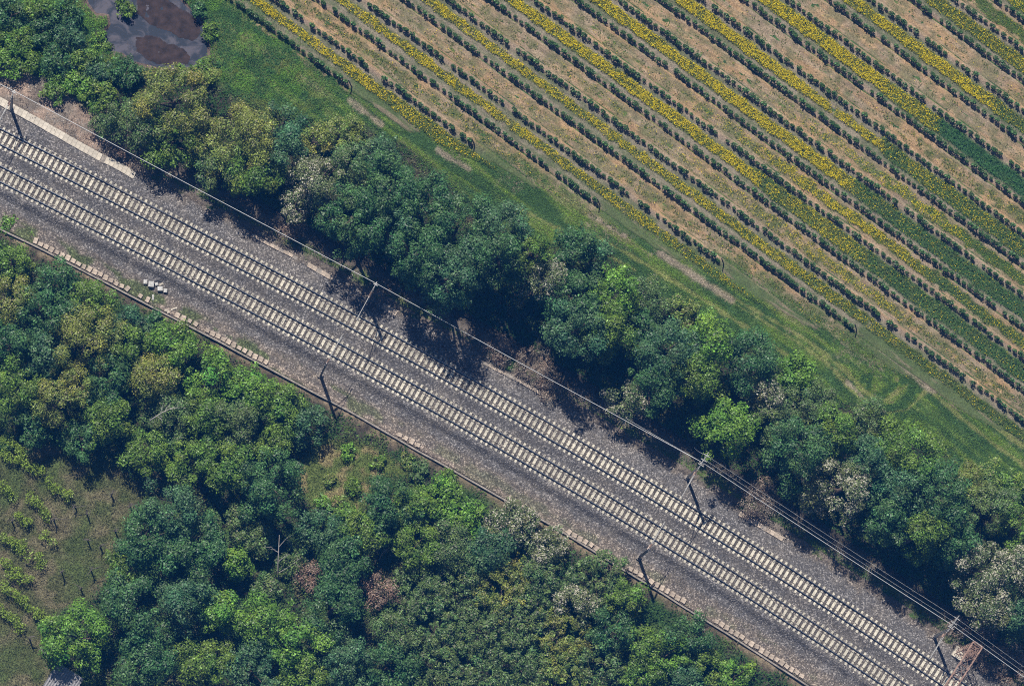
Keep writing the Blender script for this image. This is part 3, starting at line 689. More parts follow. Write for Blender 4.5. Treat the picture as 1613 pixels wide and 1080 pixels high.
A2 = PP([(214, 58), (240, 56), (262, 66), (290, 76), (300, 90), (296, 102), (262, 103), (234, 96), (212, 82)], ZU - .35)
tag(flat_poly('algae_mat', A1, ZU - .36, MAT['algae'], .3, 83, relief=.12), 'upper brown mat of algae floating on the grey pond', 'algae mat', 'algae mats on the pond')
tag(flat_poly('algae_mat', A2, ZU - .36, MAT['algae'], .3, 87, relief=.12), 'lower brown mat of algae, against the pond edge by the olive tree', 'algae mat', 'algae mats on the pond')
# ------------------------------------------------------------------ leaves
def unit(v): return v / (np.linalg.norm(v, axis=-1, keepdims=True) + 1e-9)
def leaf_quads(c, nrm, size, asp=.55):
    n = len(c); r = RNG.normal(size=(n, 3)); nrm = unit(nrm)
    t = unit(np.cross(nrm, r)); s = np.cross(nrm, t)
    a = (size * .5)[:, None]; b = a * asp
    V = np.stack([c - t * a, c + s * b - t * a * .15, c + t * a, c - s * b - t * a * .15], 1).reshape(-1, 3)
    return V, np.arange(4 * n).reshape(n, 4)
PAL = dict(D=(.050, .116, .034), M=(.096, .166, .022), B=(.104, .204, .024), O=(.158, .186, .034), G=(.086, .140, .040),
           P=(.096, .126, .044), X=(.20, .135, .098), Y=(.135, .185, .034), S=(.056, .120, .047), H=(.165, .125, .098))
PALE = dict(O=(.30, .27, .14), P=(.46, .43, .33), G=(.20, .20, .13), X=(.33, .24, .18), H=(.31, .25, .19), Y=(.26, .25, .10))
PF = dict(O=.07, P=.30, G=.07, X=.25, H=.3, Y=.1)
def crown_geo(r, hb, ht, typ, rng, lobe=None, leaf=None, dens=1.0, zmin=-.45):
    """leaf clumps set about an uneven dome; returns verts, faces, colours in metres about the trunk's foot"""
    base = np.array(PAL[typ]); zc = hb + (ht - hb) * .42; rz_t = ht - zc; rz_b = zc - hb
    lr0 = lobe or max(.36, min(.80, .21 * r + .12)); leaf = leaf or .21
    ph = rng.uniform(0, 6.28, 6); am = rng.uniform(.04, .16, 6)
    nl = int((6 + 2.3 * (r / lr0) ** 2 * (1 + .35 * (ht - hb) / max(r, .5))) * .62)
    dirs = unit(rng.normal(size=(nl * 3, 3))); dirs = dirs[dirs[:, 2] > zmin][:nl]
    rad = rng.uniform(.45, 1.0, len(dirs)) ** .55
    th = np.arctan2(dirs[:, 1], dirs[:, 0]); out = (1 + sum(am[k] * np.sin((k + 1) * th + ph[k]) for k in range(6))) * np.where(rng.random(len(dirs)) < .14, 1.16, 1)
    cen = dirs * rad[:, None]; cen[:, 0] *= (r - lr0 * .55) * out; cen[:, 1] *= (r - lr0 * .55) * out
    cen[:, 2] = zc + cen[:, 2] * np.where(cen[:, 2] > 0, rz_t - lr0 * .5, rz_b)
    Vs = []; Fs = []; Cs = []; n0 = 0
    for c in cen:
        lr = lr0 * rng.choice([.55, .7, .85, 1.0, 1.15, 1.45]); n = int(44 * dens * (lr / .5) ** 2 * (.21 / leaf) ** 1.6 * 1.15)
        d = unit(rng.normal(size=(n, 3)) + np.array([0, 0, .45])); rr = lr * rng.uniform(.55, 1.08, n)
        p = c + d * rr[:, None] * np.array([1, 1, .78]); p[:, 2] = np.maximum(p[:, 2], .08)
        nm = d * .95 + rng.normal(size=(n, 3)) * .42 + np.array([-.08, .22, .6])
        V, F = leaf_quads(p, nm, leaf * rng.uniform(.5, 1.6, n), .6)
        lobe_t = rng.normal(1, .13); hue = rng.normal(0, .10)
        col = base * lobe_t * np.array([1 + hue, 1, 1 - hue * .4]); col = np.broadcast_to(col, (n, 3)) * rng.lognormal(0, .38, (n, 1))
        if typ in PF:
            pf = PF[typ] * rng.uniform(0, 2); pm = rng.random(n) < pf
            col = np.where(pm[:, None], np.array(PALE[typ]) * rng.uniform(.6, 1.1, (n, 1)), col)
        Vs.append(V); Fs.append(F + n0); n0 += len(V); Cs.append(np.repeat(col, 4, 0))
    return np.concatenate(Vs), np.concatenate(Fs), np.concatenate(Cs), cen
NLEAF = 0
def plant(px, py, rpx, H, typ, label, asp=1.0, name=None, cat=None, group=None, dens=1.0, leaf=None, lobe=None):
    global NLEAF
    r = rpx / 14.8; scrub = 640 < px < 965 and py > 878 and typ != 'P'
    if scrub: H *= .72; r *= 1.12
    tall = H >= 4.6 or (scrub and 'tree' in label)
    belt = py < 300 + px * .58
    if belt and H >= 7: H = H * 1.16
    hb = H * (.17 if tall else .04); zt = ZU if belt else ZL
    zc = zt + hb + (H - hb) * .5
    w = P(px, py, zc); zb = float(zground(np.array([w[0]]), np.array([w[1]]))[0]) - .03
    if typ == 'X' or typ == 'H': nm = 'dead_shrub'; ct = 'shrub'
    elif tall: nm = 'broadleaf_tree'; ct = 'tree'
    else: nm = 'shrub'; ct = 'shrub'
    t = empty(name or nm, (w[0], w[1], zb), label, cat or ct, group or {'tree': 'trees along the railway', 'shrub': 'shrubs among the trees'}[ct])
    rng = np.random.default_rng(int(px * 7 + py * 131))
    V, F, Cc, cen = crown_geo(r, hb, H, 'G' if scrub and typ in 'DSM' else typ, rng, dens=dens * (.62 if typ in 'XH' else 1.12), leaf=leaf or {'D': .20, 'M': .19, 'B': .215, 'O': .165, 'G': .165, 'P': .18, 'X': .14, 'H': .13, 'Y': .18, 'S': .19}[typ], lobe=.42 if scrub else lobe)
    if asp != 1.0: V = V * np.array([asp, 1, 1])
    NLEAF += len(F)
    link_mesh('crown', V, F, MAT['leaf'], t, pig=Cc)
    tk = MB(); rr = .045 + .022 * H
    bend = rng.normal(0, .12, 2)
    top = np.array([bend[0], bend[1], hb + (H - hb) * .45])
    tk.tube([(0, 0, -.3), (bend[0] * .4, bend[1] * .4, hb * .6 + .1), top], [rr * 1.35, rr, rr * .5], 8)
    for k in range(5 if tall else 3):
        c = cen[rng.integers(len(cen))] * np.array([asp, 1, 1]); st = np.array([bend[0] * .5, bend[1] * .5, hb * .7 + .1 + (top[2] - hb * .7) * rng.uniform(0, .8)])
        tk.tube([st, (st + c) / 2 + [0, 0, .15], c], [rr * .5, rr * .32, rr * .12], 5)
    tk.build('trunk', MAT['deadwood'] if typ in 'X' else MAT['bark'], t, smooth=True)
    return t
TREES = [
(12, 350, 17, .7, 'B', 'low bright green weeds on the left edge, at the foot of the gravel shoulder'), (50, 366, 10, .5, 'M', 'small weed tuft on the kerb near the left edge'),
# --- top left corner, round the pond
(18, 22, 30, 3.2, 'D', 'dark shrub in the upper left picture corner'), (62, 12, 26, 2.8, 'M', 'leafy shrub on the top edge, second from the left corner'), (104, 16, 28, 3.2, 'D', 'dark green shrub on the top edge left of the pond inlet'),
(20, 66, 30, 2.6, 'M', 'mid green shrub on the left edge, directly below the corner shrub'), (66, 52, 26, 2.4, 'D', 'dark shrub below the top-edge shrubs, above a bare patch'), (108, 58, 28, 2.8, 'S', 'bluish shrub at the left rim of the muddy inlet'),
(8, 96, 28, 2.4, 'B', 'bright green shrub on the left edge above the bare bank'), (44, 96, 26, 2.2, 'M', 'low green shrub above the bare bank, second from the edge'), (92, 96, 28, 2.6, 'D', 'dark shrub between the bare bank and muddy inlet'),
(130, 92, 24, 2.4, 'M', 'green shrub hugging the lower rim of the muddy inlet'), (158, 112, 28, 2.6, 'S', 'bluish shrub under the lower left pond rim'), (198, 116, 26, 2.6, 'D', 'dark shrub under the middle of the pond rim'),
(120, 128, 24, 2.4, 'B', 'bright shrub sticking out over the bare bank'), (160, 152, 28, 3, 'M', 'green shrub left of the big olive tree, upper one'), (168, 192, 28, 3, 'G', 'grey-green shrub at the lower end of the bare bank'), (155, 58, 13, 1.4, 'B', 'small bright bush on the spit in the pond'), (196, 8, 18, 1.6, 'M', 'small bush on the top edge between pond and inlet'), (86, 140, 22, 1.8, 'M', 'lowest green shrub on the middle of the bare bank'),
# --- tree belt above the tracks, left to right
(275, 158, 62, 8, 'O', 'broad olive-green tree just below the pond'), (215, 195, 48, 6.5, 'G', 'grey-green tree left of the broad olive tree, over the cable trough'), (270, 222, 44, 6, 'M', 'mid green tree under the broad olive tree, at the shaded track side'), (330, 225, 40, 6, 'O', 'smaller olive tree wedged between the two big olive trees'),
(388, 215, 58, 8, 'O', 'second big olive tree, right of the pond-side one'), (345, 268, 44, 6.5, 'G', 'grey-green tree overhanging the wire below the olive trees'), (400, 278, 44, 7, 'M', 'leafy green tree below the second big olive tree'), (318, 112, 22, 2.6, 'M', 'small green shrub against the right pond rim'), (445, 190, 34, 4, 'S', 'bluish shrub right of the second big olive tree'),
(448, 240, 42, 7.5, 'S', 'dusky bluish tree before the pale-flowered one'), (536, 212, 34, 4.5, 'Y', 'yellow-green shrub at the upper edge of the tree belt'), (494, 222, 30, 4.8, 'O', 'small olive tree above the pale-flowered tree'), (503, 285, 48, 8.5, 'P', 'tree speckled with pale blossom left of the dark group'), (552, 262, 40, 8, 'G', 'grey-green tree behind the pale-flowered one'),
(470, 320, 30, 5.5, 'P', 'small pale-flowered tree at the deep shadow beside the wire'), (600, 250, 38, 6, 'S', 'bluish tree at the upper belt edge under the grass'), (555, 345, 58, 11, 'D', 'tall dark tree beside the pale-flowered tree, over the wire'), (616, 300, 48, 10.5, 'D', 'dark tree in the second rank behind the tall group'), (622, 365, 42, 10.5, 'S', 'bluish dark tree in the middle of the tall group'),
(670, 318, 52, 11, 'D', 'dark tree on the field side of the tall group'), (655, 400, 50, 13, 'D', 'dark tree at the track side, left of the lowest-hanging crown'), (712, 432, 58, 12.8, 'S', 'tall bluish-green tree whose crown hangs lowest over the shade'), (722, 352, 52, 11.5, 'D', 'dark tree at the centre of the tall group'), (782, 365, 50, 13, 'S', 'bluish tree at the right end of the tall group'), (776, 408, 46, 13, 'D', 'dark tree on the right edge of the tall group, above deep shade'),
(838, 398, 32, 12, 'M', 'small green tree behind the sparse pale tree'), (858, 438, 36, 10, 'P', 'sparse pale tree with bare twigs in the belt gap'), (904, 392, 36, 8, 'D', 'dark tree at the field edge right of the sparse pale tree'), (938, 402, 28, 6.5, 'S', 'bluish small tree jutting into the grass verge'), (900, 468, 48, 10.5, 'D', 'dark tree right of the sparse pale tree'),
(902, 520, 48, 12, 'S', 'bluish tree reaching toward the wire below the dark one'), (966, 462, 46, 10, 'B', 'bright green tree among dark ones in mid belt'), (958, 516, 42, 10, 'M', 'green tree under the bright mid-belt tree'), (1022, 470, 38, 5.5, 'G', 'grey-green shrubby tree between bright tree and verge'), (1010, 520, 30, 7, 'D', 'dark little tree filling the belt right of the bright tree'),
(1050, 548, 52, 12, 'S', 'bluish-green tree left of the paired bright crown'), (1030, 600, 46, 9.5, 'D', 'dark tree overhanging the grey-leaved shrub'), (985, 632, 34, 5, 'P', 'low grey-leaved tree nearest the wire in mid belt'), (1112, 540, 46, 10.5, 'B', 'bright crown left of the round dark tree'), (1092, 592, 42, 10, 'M', 'green tree under the bright crown'),
(1180, 566, 50, 10, 'D', 'round dark tree above the lone bright tree'), (1076, 488, 26, 3.5, 'Y', 'yellowish bush on the verge above the belt'), (1142, 672, 48, 9, 'B', 'lone bright tree standing forward in deep shade'), (1206, 622, 34, 8, 'P', 'small pale-leaved tree right of the lone bright tree'), (1246, 592, 38, 4, 'B', 'bright shrub on the verge edge below the turning circle'), (1222, 668, 40, 7.5, 'G', 'grey-green tree between lone bright tree and dark group'),
(1282, 640, 44, 6.5, 'G', 'grey-green bushy tree below the tractor turning circle'), (1256, 706, 54, 11.5, 'D', 'dark tree above the dry brown thicket'), (1316, 680, 42, 9, 'M', 'mid green tree behind the big blossom tree'), (1360, 655, 34, 6, 'G', 'grey-green small tree at the upper belt edge, right half'), (1324, 768, 54, 10, 'P', 'big tree covered in pale blossom, right half of the belt'),
(1285, 790, 24, 6, 'P', 'small blossom tree at the left foot of the big blossom tree'), (1370, 728, 40, 10.5, 'S', 'bluish tree between the big blossom tree and the largest crown'), (1432, 712, 58, 11.5, 'M', 'large leafy crown on the field side at the right'), (1470, 775, 60, 13, 'D', 'largest dark crown at the right, above the widest shade'), (1410, 775, 48, 11.5, 'S', 'bluish crown left of the largest dark crown'),
(1450, 838, 46, 11, 'M', 'green crown hanging over the widest shade'), (1400, 820, 36, 11.5, 'D', 'dark crown tip at the left of the widest shade'), (1530, 760, 38, 5.5, 'Y', 'yellowish bushy tree on the verge near the right edge'), (1560, 800, 44, 8, 'G', 'grey-green tree near the right picture edge, field side'), (1505, 850, 42, 10, 'D', 'dark tree between largest crown and the right blossom trees'), (1604, 822, 40, 8, 'M', 'green tree cut by the right picture edge'),
(1548, 890, 46, 9.5, 'P', 'blossom tree near the right edge, upper of three'), (1596, 898, 42, 9.5, 'P', 'blossom tree cut by the right picture edge'), (1560, 950, 44, 9, 'P', 'lowest blossom tree at the right edge, above the gantry'), (1608, 964, 36, 8, 'S', 'bluish tree at the right edge under the blossom trees'), (1600, 760, 30, 4, 'M', 'green shrub on the verge at the right picture edge'),
# --- dry thickets in the belt's light gaps
(838, 572, 34, 2.2, 'H', 'brown dry thicket in the sunlit gap, mid belt'), (792, 552, 26, 1.8, 'H', 'smaller brown thicket left of the mid belt dry thicket'), (866, 610, 24, 1.6, 'H', 'brown thicket nearest the wire in the sunlit gap'), (1196, 786, 36, 2.2, 'H', 'dry thicket with a green tinge, right of the branched mast'), (460, 358, 30, 2.2, 'H', 'purple-brown thicket beside the deep shadow, left half'), (606, 458, 14, 1.5, 'H', 'small brown weed clump behind the middle upper mast'), (186, 222, 26, 1.8, 'H', 'brown thicket at the lower tip of the bare bank'), (230, 250, 26, 1.8, 'H', 'brown thicket under the grey-green tree by the trough'),
(1560, 1022, 40, 1.8, 'H', 'dry brown thicket right of the gantry'), (1596, 1050, 34, 1.6, 'H', 'dry brown thicket in the lower right corner'), (1508, 990, 22, 1.5, 'H', 'dry brown clump between last mast and gantry'),
# --- woods below the tracks, left edge to right
(20, 414, 34, 5.5, 'M', 'green tree on the left edge next to the kerb'), (82, 438, 37, 6, 'D', 'dark tree next to the kerb, second from the left edge'), (20, 470, 42, 7, 'O', 'yellowish tree on the left edge, second row'), (140, 480, 38, 6.5, 'M', 'green tree below the tan kerb slabs'), (75, 490, 46, 7.5, 'D', 'dark tree left of the big olive crown'), (204, 510, 32, 5.5, 'S', 'bluish tree near the kerb right of the green one'),
(244, 503, 16, 2.4, 'D', 'small dark shrub against the drain wall'), (135, 530, 56, 8.5, 'O', 'big olive crown in the left wood'), (200, 545, 38, 7, 'M', 'green tree right of the big olive crown'), (22, 540, 42, 7, 'D', 'dark tree on the left edge level with the olive crown'), (70, 560, 36, 7, 'S', 'bluish tree under the left side of the olive crown'),
(280, 544, 41, 7, 'B', 'bright green tree nearest the kerb in the left wood'), (330, 594, 42, 7, 'B', 'bright green tree below the one nearest the kerb'), (398, 614, 43, 6.5, 'B', 'bright green tree at the right of the bright trio'), (238, 596, 44, 8, 'O', 'olive tree left of the bright trio'), (100, 630, 50, 8.5, 'O', 'olive tree in the lower left wood with yellow tint'), (30, 610, 42, 7.5, 'M', 'green tree on the left edge above the old vines'),
(165, 600, 40, 8, 'D', 'dark tree between the two big olive crowns'), (175, 655, 42, 7.5, 'M', 'green tree above the old vine plot'), (268, 660, 42, 6, 'G', 'grey-green tree carrying bleached dead branches'), (322, 655, 40, 7, 'M', 'green tree right of the dead branches'), (232, 712, 40, 6, 'M', 'green tree at the upper rim of the old vine plot'), (375, 668, 42, 6.5, 'G', 'grey-green tree below the bright trio'),
(445, 648, 40, 5.5, 'M', 'green tree right of the bright trio, near the drain wall'), (486, 668, 36, 5, 'S', 'bluish shrubby tree beside the glade'), (435, 700, 36, 6, 'M', 'mid green tree above the big round dark crown'), (300, 728, 44, 7, 'M', 'leafy tree at the right rim of the old vine plot'), (355, 735, 44, 7.5, 'M', 'bushy tree left of the big round dark crown'),
(428, 762, 58, 9.5, 'D', 'big round dark crown beside the glade'), (50, 672, 34, 5, 'D', 'dark tree on the left edge at the top of the old vines'), (130, 690, 34, 5.5, 'D', 'dark tree above the middle of the old vines'), (268, 805, 48, 9, 'S', 'bluish dark crown at the tip of the old vine plot'), (225, 850, 46, 8.5, 'D', 'dark crown right of the old vines, lower left part of a trio'), (298, 862, 48, 9, 'D', 'dark crown, lower right part of the trio by the vines'),
(352, 832, 34, 5, 'G', 'grey-green shrubby tree right of the dark trio'), (374, 886, 26, 5, 'B', 'small bright young tree in a dark gap'), (410, 850, 30, 4, 'G', 'grey-green shrub left of the white dead trunk'), (200, 905, 36, 5.5, 'M', 'green tree at the waist of the old vine plot'), (215, 955, 52, 9, 'D', 'dark crown beside the brilliant green tree'), (285, 950, 46, 9, 'S', 'bluish crown right of the dark one, bottom left'),
(125, 1002, 54, 8.5, 'B', 'brilliant green tree at the bottom left by the shed'), (230, 1042, 48, 8, 'D', 'dark crown on the bottom edge right of the brilliant tree'), (346, 962, 36, 7, 'B', 'bright small crown left of the bright rounded pair'), (412, 985, 48, 8, 'B', 'bright rounded crown at bottom, left of the blue-green one'), (320, 1042, 46, 7.5, 'M', 'green crown on the bottom edge, third from the shed'), (395, 1055, 46, 7.5, 'S', 'bluish crown on the bottom edge under the bright rounded one'),
(470, 1010, 44, 8, 'B', 'bright crown right of the bright rounded one'), (525, 958, 50, 8.5, 'D', 'blue-green crown left of the brown dead bush'), (470, 1062, 40, 7, 'M', 'leafy crown on the bottom edge below the bright crown'), (545, 1045, 46, 7.5, 'S', 'bluish crown on the bottom edge left of centre'), (505, 838, 38, 5, 'S', 'bluish shrubby tree right of the white dead trunk'), (545, 880, 44, 7, 'D', 'dark tree above the blue-green crown'),
(606, 795, 46, 7.5, 'D', 'dark tree bordering the glade on the right'), (652, 796, 36, 5.5, 'M', 'green tree between dark tree and creeper bank'), (572, 838, 40, 6.5, 'M', 'mid green tree below the glade-side dark tree'), (692, 784, 40, 3, 'B', 'bright creeper-covered bank beside the drain wall'), (730, 812, 36, 3, 'B', 'bright creeper bush right of the creeper bank'), (652, 862, 44, 5.5, 'M', 'green tree right of the dark hollow'),
(715, 868, 42, 5, 'G', 'grey-green tree below the creeper bush'), (806, 832, 44, 4.5, 'P', 'shrub powdered with white flowers by the drain wall'), (866, 862, 36, 4, 'P', 'second white-flowered shrub, nearer the right lower mast'), (770, 872, 40, 5, 'S', 'bluish tree below the white-flowered shrub'), (605, 930, 30, 3.6, 'X', 'round dead brown bush in the lower wood'), (660, 930, 40, 5, 'G', 'grey-green scrub right of the dead brown bush'),
(720, 925, 42, 5, 'G', 'grey-green scrub crown in the middle of the lower scrub'), (790, 925, 44, 5, 'O', 'olive-grey scrub crown below the bluish tree'), (846, 912, 40, 5, 'G', 'grey-green scrub below the second white shrub'), (940, 912, 46, 6, 'M', 'green tree at the kerb left of the right lower mast'), (985, 942, 34, 5, 'M', 'green tree run at the right lower mast'), (905, 948, 36, 5, 'P', 'scrub crown speckled with pale leaves'),
(965, 990, 40, 6, 'D', 'dark tree below the kerb-side green tree'), (625, 990, 42, 5, 'G', 'grey-green scrub under the dead brown bush'), (690, 985, 44, 5, 'S', 'bluish scrub crown, lower centre'), (755, 990, 44, 5, 'G', 'grey-green scrub crown, lower centre right'), (820, 975, 42, 5, 'M', 'green scrub crown left of the olive one'), (880, 1000, 42, 5, 'O', 'olive scrub crown near the dark kerb tree'),
(610, 1050, 46, 6, 'D', 'dark scrub crown on the bottom edge at centre'), (680, 1052, 44, 5, 'G', 'grey-green scrub on the bottom edge, right of centre'), (745, 1058, 44, 5, 'M', 'green scrub crown on the bottom edge below the lower scrub'), (815, 1045, 46, 5, 'G', 'grey-green scrub on the bottom edge under the green one'), (890, 1062, 44, 5, 'Y', 'yellow-green scrub on the bottom edge'), (945, 1042, 42, 5, 'M', 'green scrub crown left of the small kerb trees'),
(1012, 1020, 38, 5, 'M', 'green bush right of the dark kerb tree'), (1090, 1000, 36, 5.5, 'D', 'small dark tree standing alone by the kerb'), (1050, 1032, 34, 4.5, 'B', 'bright bush left of the lone dark kerb tree'), (1012, 1066, 36, 4.5, 'M', 'green bush on the bottom edge near the kerb'), (1110, 1052, 32, 4, 'M', 'green bush below the lone dark kerb tree'), (1158, 1066, 30, 3.4, 'B', 'bright bush on the bottom edge, last before the kerb'), (1080, 1072, 32, 4, 'S', 'bluish bush on the bottom edge by the kerb'),
(490, 905, 28, 2.4, 'X', 'dead brown branch heap right of the white dead trunk'), (460, 880, 30, 2.5, 'G', 'grey-green shrub behind the white dead trunk'), (425, 925, 26, 2.4, 'G', 'grey-green shrub at the foot of the white dead trunk'), (535, 800, 26, 2.6, 'M', 'small green shrub in the lower corner of the glade'), (548, 712, 15, 1.2, 'B', 'low bright bush in the upper part of the glade'), (520, 752, 12, .9, 'Y', 'yellowish tussock in the middle of the glade'), (596, 728, 14, 1.0, 'M', 'low bush where the glade meets the drain wall'), (560, 768, 15, 1.3, 'M', 'low bush on the right rim of the glade'), (660, 742, 18, 1.4, 'G', 'grey-green bush on the rough verge right of the glade'), (508, 790, 14, 1.1, 'B', 'low bright bush at the bottom of the glade'), (640, 728, 12, .9, 'Y', 'yellowish tuft on the rough verge by the drain wall'), (705, 752, 16, 1.2, 'M', 'green tuft on the rough verge above the creeper bank'), (332, 100, 14, 1.4, 'D', 'dark bush at the lower right rim of the pond'), (330, 48, 16, 1.5, 'M', 'green bush at the right rim of the pond'), (312, 14, 15, 1.4, 'D', 'dark bush at the upper right rim of the pond'), (168, 74, 10, 1.0, 'M', 'small bush on the left bank of the pond'), (284, 112, 13, 1.2, 'B', 'bright tuft at the bottom of the pond'),
]
for a in TREES: plant(*a)

# ------------------------------------------------------------------ dead wood
def dead_tree(p0, p1, label, name, r0, forks, rng):
    t = empty(name, p0, label, 'dead tree' if 'tree' in name else 'dead branch'); p0 = np.array(p0); v = np.array(p1) - p0
    mb = MB(); mb.tube([(0, 0, 0), v * .5 + rng.normal(0, .1, 3), v], [r0, r0 * .7, r0 * .25], 7); mb.build('trunk', MAT['deadwood'], t, smooth=True)
    for (f, dx, dy, dz) in forks:
        s = v * f; e = s + np.array([dx, dy, dz]); m = (s + e) / 2 + rng.normal(0, .12, 3); mb = MB(); mb.tube([s, m, e], [r0 * .5, r0 * .35, r0 * .12], 5)
        for k in range(3):
            g = s + (e - s) * rng.uniform(.4, .9); mb.tube([g, g + rng.normal(0, .4, 3) + (e - s) * .2], [r0 * .25, r0 * .08], 4)
        mb.build('branch', MAT['deadwood'], t)
rg = np.random.default_rng(5)
dead_tree(P(438, 934, ZL), P(440, 842, 3.6), 'bleached white dead tree leaning out of the scrub, lower wood', 'dead_tree', .085, [(.55, 1.1, .7, .9), (.7, -.9, .6, .5), (.35, 2.4, 1.6, 1.4), (.8, .8, .9, .4)], rg)
dead_tree(P(236, 662, 5.6), P(276, 640, 6.2), 'bleached dead branches lying on the grey-green tree crown', 'dead_branch', .07, [(.4, .3, 1.1, .3), (.6, .6, .9, .2), (.8, 1.0, .2, .2), (.3, .5, -.5, .2)], rg)
dead_tree(P(842, 450, 6.2), P(884, 430, 7.6), 'pale bare branches poking from the sparse pale tree', 'dead_branch', .06, [(.4, .4, .8, .3), (.7, .9, .3, .2), (.6, -.3, .8, .2)], rg)
dead_tree(P(598, 880, .5), P(612, 862, 1.8), 'thin pale dead twigs in the dark hollow below the glade', 'dead_branch', .05, [(.5, .4, .5, .3), (.7, -.3, .5, .2)], rg)

# ------------------------------------------------------------------ ground cover (nobody could count it)
def scatter(name, n_per, polys_test, bbox, size, hgt, colour, mat, lean=.5, flat=.6, z=None, label=None):
    n = int(n_per * (bbox[2] - bbox[0]) * (bbox[3] - bbox[1])); x = RNG.uniform(bbox[0], bbox[2], n); y = RNG.uniform(bbox[1], bbox[3], n)
    q = (np.stack([x, y, np.zeros(n)], -1) - CAM) @ RT; px = PW / 2 + FOC * q[:, 0] / -q[:, 2]; py = PH / 2 - FOC * q[:, 1] / -q[:, 2]
    k = (px > -60) & (px < 1673) & (py > -60) & (py < 1140); x, y = x[k], y[k]
    w = polys_test(x, y); k = RNG.random(len(x)) < w; x, y = x[k], y[k]
    h = hgt(x, y); zz = (zground if z is None else z)(x, y) + h
    c = np.stack([x, y, zz], -1); nm = RNG.normal(size=(len(x), 3)) * lean + np.array([0, 0, 1.0])
    V, Fq = leaf_quads(c, nm, size * RNG.uniform(.6, 1.4, len(x)), flat)
    col = np.repeat(colour(x, y), 4, 0)
    o = link_mesh(name, V, Fq, mat, pig=col); tag(o, kind='stuff'); return o
def jit(c, n, s=.25): return c * RNG.lognormal(0, s, (n, 1))
bb = (-60, -42, 62, 44)
# grass of the verge and around the pond
def verge_w(x, y):
    s, d = sd(x, y); f = sdf(x, y, FIELD); b = sdf(x, y, BELT); p = sdf(x, y, POND); bk = sdf(x, y, BANK)
    n = fbm(x, y, 1.5, 91, 3)
    return (d > 4.2) * np.maximum(sm(2.6, -.3, f + (n - .5) * 5), beyond(x, y) * .75 * sm(.30, .5, fbm(x, y, .6, 50, 3))) * sm(1.2, -.6, b) * (p < -.35) * sm(.1, -.6, bk) * (.55 + .45 * sm(.35, .55, n))
def verge_h(x, y):
    u, v = rowuv(x, y); near = sm(1.5, -5.5, sdf(x, y, FIELD)); t = sm(.40, .70, fbm(x, y, 2.4, 92)); lush = sm(22, 5, u) * near
    return RNG.random(len(x)) ** .8 * (1 - .7 * np.maximum(marks(x, y, DIRT), marks(x, y, TYRE) * .6)) * (.07 + .22 * t * near + lush * (.15 + .6 * t))
def verge_c(x, y):
    u, v = rowuv(x, y); st, w = verge_streaks(x, y); n1 = fbm(x, y, 5, 1); lush = sm(24, 6, u)
    g = mix(np.broadcast_to(np.array([.052, .108, .026]), x.shape + (3,)), (.135, .225, .026), sm(.42, .66, st))
    g = mix(g, (.21, .19, .09), sm(.60, .74, st) * .6)
    g = mix(g, (.21, .235, .065), marks(x, y, TYRE) * .75); g = mix(g, (.24, .195, .145), marks(x, y, DIRT) * .8)
    l = mix(np.broadcast_to(np.array([.044, .112, .028]), x.shape + (3,)), (.098, .205, .026), sm(.42, .66, fbm(x, y, 1.8, 93)))
    l = mix(l, (.16, .17, .03), sm(.62, .72, fbm(x, y, 1.2, 94)) * .6)
    return jit(mix(g, l, lush), len(x), .38)
scatter('verge_grass', 270, verge_w, bb, .15, verge_h, verge_c, MAT['grass'], lean=.42, flat=.35)
# undergrowth in the woods
def wood_w(x, y):
    s, d = sd(x, y); m = sdf(x, y, MEADOW); g = sdf(x, y, GLADE); n = fbm(x, y, 1.6, 95, 3)
    lo = (d < KERB - .35) * sm(KERB - .3, KERB - 1.8, d + (n - .5) * 2.2) * sm(.4, -.5, m) * sm(.4, -.5, g)
    b = sdf(x, y, BELT); hi = (b > .3) * (d > 6.8) * .9
    return lo * .95 + hi
def wood_h(x, y):
    s, d = sd(x, y); e = sm(KERB, KERB - 3, d)
    return RNG.random(len(x)) ** .7 * (.15 + e * 1.5 * sm(.35, .65, fbm(x, y, 2.2, 96)))
def wood_c(x, y):
    n = fbm(x, y, 2.4, 97); c = mix(np.broadcast_to(np.array([.044, .096, .026]), x.shape + (3,)), (.082, .13, .034), sm(.4, .62, n)); c = mix(c, (.15, .13, .075), sm(.60, .72, fbm(x, y, 1.5, 98)) * .7)
    return jit(c, len(x), .26)
scatter('undergrowth', 85, wood_w, bb, .23, wood_h, wood_c, MAT['grass'], lean=.7, flat=.5)
# dry meadow among the old vines, and the glade
def mead_w(x, y): return np.maximum(sm(-.6, .5, sdf(x, y, MEADOW)), sm(-.6, .3, sdf(x, y, GLADE))) * (sd(x, y)[1] < KERB - .3)
def mead_c(x, y):
    n1 = fbm(x, y, 5, 1); n2 = fbm(x, y, 1.3, 2); g = sdf(x, y, GLADE) > -1.5
    c = mix(np.broadcast_to(np.array([.096, .105, .040]), x.shape + (3,)), (.170, .152, .080), sm(.42, .62, n2)); c = mix(c, (.085, .105, .036), sm(.50, .70, n1))
    c = np.where(g[:, None], mix(np.broadcast_to(np.array([.095, .135, .03]), x.shape + (3,)), (.23, .19, .085), sm(.5, .64, n2)), c)
    return jit(c, len(x), .32)
scatter('meadow_grass', 150, mead_w, (-58, -40, -5, -8), .17, lambda x, y: RNG.random(len(x)) * (.10 + .38 * sm(.4, .65, fbm(x, y, .9, 99))), mead_c, MAT['grass'], lean=.8, flat=.3)
